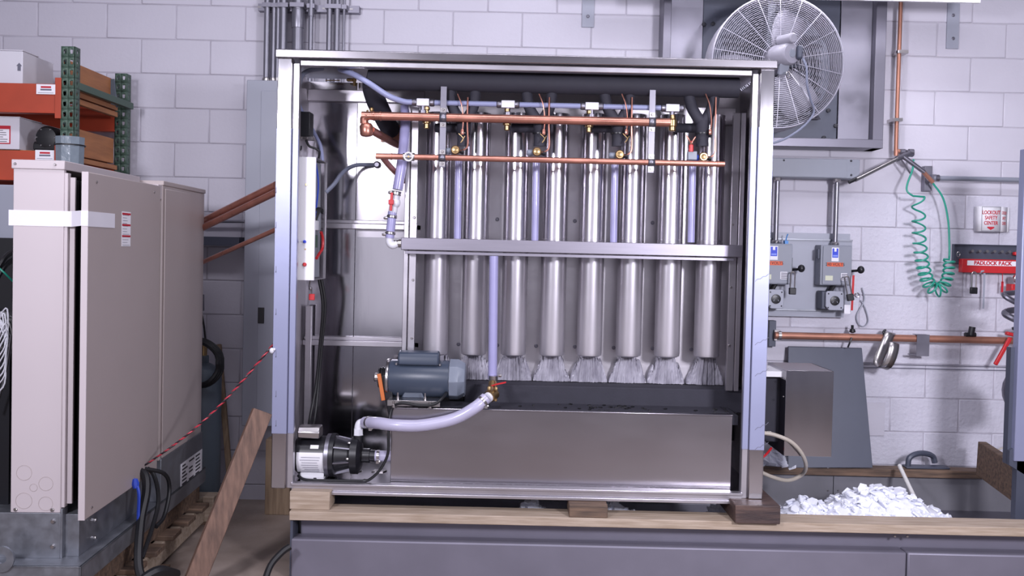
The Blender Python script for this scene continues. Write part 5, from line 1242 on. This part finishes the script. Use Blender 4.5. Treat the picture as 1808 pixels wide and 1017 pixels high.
MB().cyl(W(1583, 281, 5.12), W(1606, 271, 5.15), .016, n=12).cyl(W(1594, 276, 5.13), W(1632, 304, 5.13), .013, n=12).cyl(W(1600, 271, 5.15), W(1610, 272, 5.18), .018, n=10).build('swivel_joint', K['dullsteel'], ab)
MB().cyl(W(1592, 283, 5.13), W(1607, 306, 5.14), .005, n=8).build('brace_rod', K['dullsteel'], ab)
MB().cyl(W(1630, 303, 5.13), W(1647, 322, 5.14), .012, n=10).build('hose_end', K['oldcopper'], ab)
# green coiled air hose
ctr = spl(PT([(1621, 345, 5.13), (1622, 380, 5.12), (1623, 420, 5.11), (1627, 455, 5.1), (1632, 480, 5.1), (1641, 503, 5.09), (1655, 513, 5.08), (1668, 503, 5.09), (1675, 480, 5.1), (1676, 458, 5.11)]), 24)
tot = [0]
for i in range(1, len(ctr)): tot.append(tot[-1] + (ctr[i] - ctr[i - 1]).length)
def coil_at(f):
    s = f * tot[-1]; i = max(j for j in range(len(tot)) if tot[j] <= s + 1e-9); i = min(i, len(ctr) - 2)
    t = (s - tot[i]) / max(1e-9, tot[i + 1] - tot[i]); return ctr[i].lerp(ctr[i + 1], t), (ctr[i + 1] - ctr[i]).normalized()
pts = []; N = 520; ph = 0
for k in range(N):
    f = k / (N - 1); c, tn = coil_at(f)
    nx_ = tn.cross(V((0, 1, 0))).normalized(); rad = .035 if f < .8 else .030
    ph += 6.2832 * (.6 if f < .12 else 1.0) * (.7 + 1.0 * min(1, (f / .62) ** 2.2)) * 14.5 / N
    pts.append(c + nx_ * (rad * math.cos(ph)) + V((0, -1, 0)) * (rad * .8 * math.sin(ph)) + tn * (.010 * math.sin(ph)))
lead = spl(PT([(1613, 282, 5.16), (1611, 300, 5.12), (1602, 325, 5.09), (1602, 338, 5.08), (1612, 346, 5.08)]), 6)
tail = spl(PT([(1676, 458, 5.12), (1676, 430, 5.13), (1674, 390, 5.13), (1665, 350, 5.13), (1646, 322, 5.14)]), 8)
o = MB().tube(lead + pts[4:] + tail, .0055, 6).build('coiled_air_hose', K['airhose']); tag(o, 'green coiled air hose hanging in a loop on the wall', 'hose')
# strut piece and horizontal pipe
hp_ = thing('horizontal_wall_pipe', 'grey horizontal pipe on a vertical strut at upper right wall', 'pipe', W(1720, 340, 5.2))
c = W(1640, 315, 5.2); MB().lim(c.x - .022, c.x + .022, 5.205, WY, c.z - .072, c.z + .072).build('strut', K['dullsteel'], hp_, .002)
zp2 = W(1725, 316, 5.17).z; MB().cyl((c.x + .01, 5.17, zp2), (3.2, 5.17, zp2), .0135, n=14).build('pipe', K['grey'], hp_)
MB().lathe([(.014, 0), (.02, .002), (.02, .02), (.014, .022)], (c.x + .022, 5.17, zp2), (1, 0, 0), 12).lim(c.x + .0, c.x + .024, 5.16, 5.21, zp2 - .02, zp2 + .02).build('pipe_clamp', K['dullsteel'], hp_)
# lockout sign
ls = thing('lockout_sign', 'white folded wall sign reading lockout safety center in red', 'sign', (W(1752, 410, 5.2).x, 5.22, W(1752, 410, 5.2).z))
c = W(1749, 387, 5.2); h = 22 / S(5.2)
x0, x3 = [W(px, 387, 5.24).x for px in (1722, 1779)]; x1, x2 = [W(px, 387, 5.17).x for px in (1732, 1767)]
m = MB(); yb_ = WY - .012; yf = 5.17
for a, b in (((x0, yb_), (x1 - .004, yb_)), ((x1 - .004, yb_), (x1, yf)), ((x1, yf), (x2, yf)), ((x2, yf), (x3 - .004, yb_)), ((x3 - .004, yb_), (x3 + .008, yb_))):
    m.add([(a[0], a[1], c.z - h), (b[0], b[1], c.z - h), (b[0], b[1], c.z + h), (a[0], a[1], c.z + h)], [(0, 1, 2, 3)])
so = m.build('sign_plate', K['wpaint'], ls, sharp=10); sd = so.modifiers.new('solid', 'SOLIDIFY'); sd.thickness = .003; sd.offset = 0
xm = (x1 + x2) / 2
for i, wd_ in enumerate(('LOCKOUT', 'SAFETY', 'CENTER')): text(wd_, .030, (xm, yf - .0025, c.z + h * .50 - .030 * i), K['redtext'], so, sx=.72, bold=.0006)
MB().prism([(xm - .02, yf - .0026, c.z - h * .62), (xm + .02, yf - .0026, c.z - h * .62), (xm + .02, yf - .0026, c.z - h * .72), (xm, yf - .0026, c.z - h * .88), (xm - .02, yf - .0026, c.z - h * .72)], (0, .0006, 0)).build('red_arrow', K['redtext'], so)
an_ = math.atan2(yb_ - yf, x3 - .004 - x2)
for i, wd_ in enumerate(('LOCKOUT', 'SAFETY', 'CENTER')): text(wd_, .026, ((x2 + x3) / 2 - .004, (yf + yb_) / 2 - .004, c.z + h * .50 - .030 * i), K['redtext'], so, rot=(math.pi / 2, 0, an_), sx=.6)
fr_ = MB()
for (a, b, cc_, d) in ((x1 + .004, x2 - .003, h - .004, h - .002), (x1 + .004, x2 - .003, -h + .002, -h + .004)): fr_.lim(a, b, yf - .0026, yf - .002, c.z + cc_, c.z + d)
for xx in (x1 + .004, x2 - .004): fr_.lim(xx - .001, xx + .001, yf - .0026, yf - .002, c.z - h + .003, c.z + h - .003)
fr_.build('sign_border', K['greyink'], so)
# padlock rack
pr_ = thing('padlock_rack', 'red and grey padlock rack board below the lockout sign', 'rack', (W(1760, 480, 5.2).x, 5.22, W(1760, 480, 5.2).z))
c = W(1690, 455, 5.22); xa, xb = W(1684, 455, 5.22).x, 3.05
zt7, zm, zb7 = W(1745, 432, 5.22).z, W(1745, 464, 5.22).z, W(1745, 482, 5.18).z
MB().lim(xa, xb, 5.225, WY - .002, zm - .01, zt7).lim(xa, xb, 5.21, 5.225, zt7 - .006, zt7).build('back_board', K['slate'], pr_, .002)
xr_ = W(1699, 470, 5.18).x; hz_ = W(1750, 458, 5.18).z
tr = MB().lim(xr_, xb, 5.18, 5.224, zb7, hz_).build('red_tray', K['red'], pr_, .003)
wx0, wx1 = W(1708, 464, 5.178).x, W(1790, 464, 5.178).x; wz = W(1748, 465, 5.178).z
wl = MB().lim(wx0, wx1 + .03, 5.1785, 5.18, wz - .014, wz + .014).build('white_band', K['label'], tr)
text('PADLOCK RACK', .030, (W(1753, 464, 5.178).x, 5.1778, wz), K['redtext'], wl, sx=.96, ext=.0008, bold=.0011)
m = MB()
for i in range(7): m.lathe([(.007, 0), (.007, .03), (.009, .032), (.009, .036)], V((W(1712 + 13 * i, 447, 5.225).x, 5.225, W(1745, 446, 5.225).z)), (0, -1, .2), 8)
m.build('peg', K['zinc'], pr_)
c = W(1692, 449, 5.2); MB().tube([c + V((.009 * math.cos(6.28 * k / 14), 0, .014 * math.sin(6.28 * k / 14))) for k in range(14)], .0025, 5, closed=True).build('ring', K['zinc'], pr_)
c = W(1797, 448, 5.2); MB().box(c, (.05, .03, .02)).build('red_lock', K['red'], pr_, .005)
padlock(1719, 480, 513, 5.17, 'black padlock hanging from the padlock rack')
o = MB().tube(spl(PT([(1730, 482, 5.19), (1734, 479, 5.18), (1738, 483, 5.19), (1737, 520, 5.2), (1736, 545, 5.2)]), 5), .006, 6).build('metal_strip', K['panel']); tag(o, 'thin grey strip hooked under the padlock rack', 'strip')
o = MB().bar(W(1770, 480, 5.19), W(1770, 500, 5.19), .003, .004, (0, -1, 0)).bar(W(1770, 497, 5.19), W(1769, 516, 5.19), .012, .004, (0, -1, 0)).build('red_key_tag', K['redtext']); tag(o, 'slim red key tag hanging from the padlock rack', 'tag')
t = thing('pressure_gauge', 'small round gauge on a red valve at the right edge', 'gauge', W(1796, 515, 5.12))
c = W(1799, 492, 5.12); MB().lathe([(.026, .02), (.026, 0), (.022, -.003)], c, (0, 1, 0), 20).build('gauge_case', K['zinc'], t); MB().lathe([(.02, 0), (.019, .001)], c + V((0, -.004, 0)), (0, -1, 0), 18).build('gauge_dial', K['label'], t)
MB().bxp(1786, 502, 1806, 517, 5.10, 5.16).build('valve_block', K['red'], t, .004)
# coil spring and equipment post at right edge
o = MB().tube(spl(PT([(1815, 515, 4.7), (1790, 517, 4.68), (1773, 520, 4.65), (1786, 530, 4.62), (1815, 543, 4.6)]), 6), .014, 10).build('bent_tube', K['dullsteel']); tag(o, 'upper curved dark metal tube loop at right edge', 'tube')
o = MB().tube(spl(PT([(1815, 548, 4.68), (1788, 548, 4.66), (1774, 553, 4.64), (1788, 562, 4.6), (1815, 572, 4.58)]), 6), .017, 10).build('bent_tube', K['dullsteel']); tag(o, 'lower thicker dark metal tube loop at right edge', 'tube')
ep = thing('equipment_post', 'tall lavender-filmed steel post cropped by the right picture edge', 'post', W(1805, 850, 4.3))
xl = W(1800, 560, 4.3).x; za, zt8 = W(1804, 815, 4.3).z, W(1804, 262, 4.3).z
MB().lim(xl, xl + .12, 4.3, 4.35, za, zt8).build('post_body', K['film'], ep, .004)
MB().lim(xl - .018, xl, 4.33, 4.37, za - .02, W(1800, 615, 4.3).z).prism([(xl - .018, 4.31, za + .05), (xl + .0, 4.31, za + .06), (xl + .12, 4.31, za - .07), (xl + .1, 4.31, za - .09), (xl - .018, 4.31, za - .02)], (0, .03, 0)).build('lower_bracket', K['slate'], ep)
MB().lim(xl + .02, xl + .1, 4.31, 4.35, FZ, za).build('post_foot', K['slate'], ep)
o = MB().sph(W(1800, 690, 4.6), .085, 10, (1, .8, 1.3)).build('round_pot', K['dullsteel']); 
tag(o, 'rounded dull metal pot partly behind the right edge post', 'pot'); ztop_ = o.location.z
MB().cyl(W(1812, 690, 4.6), W(1812, 690, 4.6) + V((.02, -.24, 0)), .015, n=8).build('pot_arm', K['dullsteel'], o)
# copper pipe rail on the wall
cr = thing('copper_wall_rail', 'long horizontal copper pipe mounted along the right wall', 'pipe', W(1580, 610, 5.17))
zr = (W(1375, 592, 5.17).z + W(1795, 602, 5.17).z) / 2; xa, xb = W(1368, 592, 5.17).x, W(1806, 600, 5.17).x
MB().cyl((xa, 5.17, zr), (xb, 5.17, zr), .0205, n=18).build('pipe', K['oldcopper'], cr)
c = W(1364, 589, 5.2); MB().lim(c.x - .02, c.x + .02, 5.20, WY, c.z - .075, c.z + .075).build('strut', K['slate'], cr, .002)
MB().lathe([(.021, -.01), (.027, -.008), (.027, .008), (.021, .01)], (c.x + .03, 5.17, zr), (1, 0, 0), 16).box((c.x + .02, 5.19, zr), (.03, .03, .06)).build('pipe_clamp', K['zinc'], cr)
# objects on the rail
def bandcurve(pts, w, th, name, m):
    vs, fs = [], []
    for q_, ax in pts: vs += [q_ - ax * w / 2, q_ + ax * w / 2]
    for i in range(len(pts) - 1): fs.append((2 * i, 2 * i + 1, 2 * i + 3, 2 * i + 2))
    o = MB().add(vs, fs).build(name, m, sharp=80); s = o.modifiers.new('solid', 'SOLIDIFY'); s.thickness = th; return o
axb = V((.96, 0, -.27)).normalized()
pb_ = [(q_, axb) for q_ in spl(PT([(1573, 586, 5.19), (1572, 588, 5.145), (1566, 602, 5.135), (1558, 620, 5.12), (1551, 637, 5.10), (1552, 646, 5.075), (1558, 650, 5.05), (1567, 644, 5.03), (1574, 630, 5.02), (1578, 615, 5.02), (1579, 605, 5.03)]), 3)]
o = bandcurve(pb_, .058, .002, 'curled_strip', K['zinc']); tag(o, 'curled hook-shaped metal strip hanging on the copper rail', 'metal strip')
c = W(1630, 612, 5.14); o = MB().lim(c.x - .036, c.x + .036, 5.142, 5.145, c.z - .055, zr + .026).lim(c.x - .036, c.x + .036, 5.142, 5.2, zr + .0215, zr + .0245).lim(c.x - .07, c.x - .02, 5.146, 5.18, c.z - .05, c.z - .046).build('sheet_hook', K['dullsteel']); tag(o, 'square bent metal plate hooked over the copper rail', 'metal plate')
o = MB().cyl(W(1704, 591, 5.17), W(1722, 591, 5.17), .014, n=12).cyl(W(1714, 592, 5.17), W(1717, 577, 5.17), .0175, n=14).build('pipe_tee', K['plastic']); tag(o, 'black plastic pipe tee resting on the copper rail', 'fitting')
o = MB().cyl(W(1505, 588, 5.165), W(1505, 574, 5.165), .008, n=10).lathe([(.014, 0), (.018, .004), (.014, .02)], W(1505, 587, 5.165), (0, 0, 1), 12).tube(spl([W(1504, 596, 5.14), W(1500, 606, 5.14), W(1497, 613, 5.15)], 4), .005, 6).build('rail_plug', K['plastic']); tag(o, 'small black plug standing on the copper rail over the dark sheet', 'plug')
o = MB().tube(spl([W(1562, 592, 5.15), W(1560, 586, 5.165), W(1563, 583, 5.19)], 4), .008, 6).build('rail_clip', K['plastic']); tag(o, 'tiny black clip on the rail left of the curled strip', 'clip')
pw = thing('pipe_wrench', 'red-handled pipe wrench hung on the right end of the rail', 'wrench', W(1772, 645, 5.1))
MB().bar(W(1757, 644, 5.11), W(1784, 596, 5.12), .022, .018, (0, -1, 0)).bar(W(1776, 588, 5.125), W(1792, 592, 5.125), .02, .03, (0, -1, 0)).build('handle', K['red'], pw, .005)
MB().tube(spl(PT([(1788, 594, 5.12), (1794, 583, 5.12), (1788, 580, 5.12), (1800, 578, 5.12)]), 4), .008, 6).bar(W(1796, 600, 5.12), W(1798, 578, 5.12), .015, .02, (0, -1, 0)).build('jaw', K['plastic'], pw)
o = MB().bar(W(1801, 575, 5.14), W(1803, 630, 5.14), .018, .02, (0, -1, 0)).build('red_strip', K['redtext']); tag(o, 'dark red strip hanging at the end of the copper rail', 'strip')
# thin double wire along the wall
for i, w in enumerate(('upper', 'lower')):
    z_ = W(1670, 646 + 6 * i, 5.24).z; o = MB().cyl((W(1520, 650, 5.243).x, 5.243, z_), (3.2, 5.243, z_), .0028, n=6).build('wall_cable', K['greyink']); tag(o, w + ' of two thin cables running low along the right wall', 'cable', 'thin wall cables')
# small wall cover and grab handle
c = W(1546, 740, 5.24); o = MB().lim(c.x - .06, c.x + .055, 5.243, WY + .002, c.z - .098, c.z + .098).build('cover_plate', K['wall'], None, .001); tag(o, 'flat white painted cover plate on the wall beside dark sheet', 'cover plate')
gh = thing('scoop', 'dark ice scoop handle lying on the rear board of bin', 'scoop', (W(1628, 822, 5.1).x, 5.12, RZ))
b0, b1 = W(1603, 822, 5.09), W(1646, 816, 5.15)
MB().tube(spl([V((b0.x, 5.09, RZ + .01)), W(1606, 808, 5.09), W(1620, 801, 5.1), W(1636, 801, 5.12), W(1647, 806, 5.14), V((b1.x + .01, 5.14, RZ + .02))], 5), [.016] * 26, 8).build('handle', K['slate'], gh)
MB().lim(b0.x - .02, b1.x + .06, 5.06, 5.125, RZ, RZ + .012).build('scoop_edge', K['slate'], gh, .004)
o = MB().tube(spl(PT([(1755, 797, 5.06), (1772, 790, 5.06), (1785, 784, 5.12), (1800, 781, 5.24)]), 5), .004, 6).build('yellow_wire', K['yellowhose']); tag(o, 'thin yellowed wire above the plank near the right edge', 'wire')
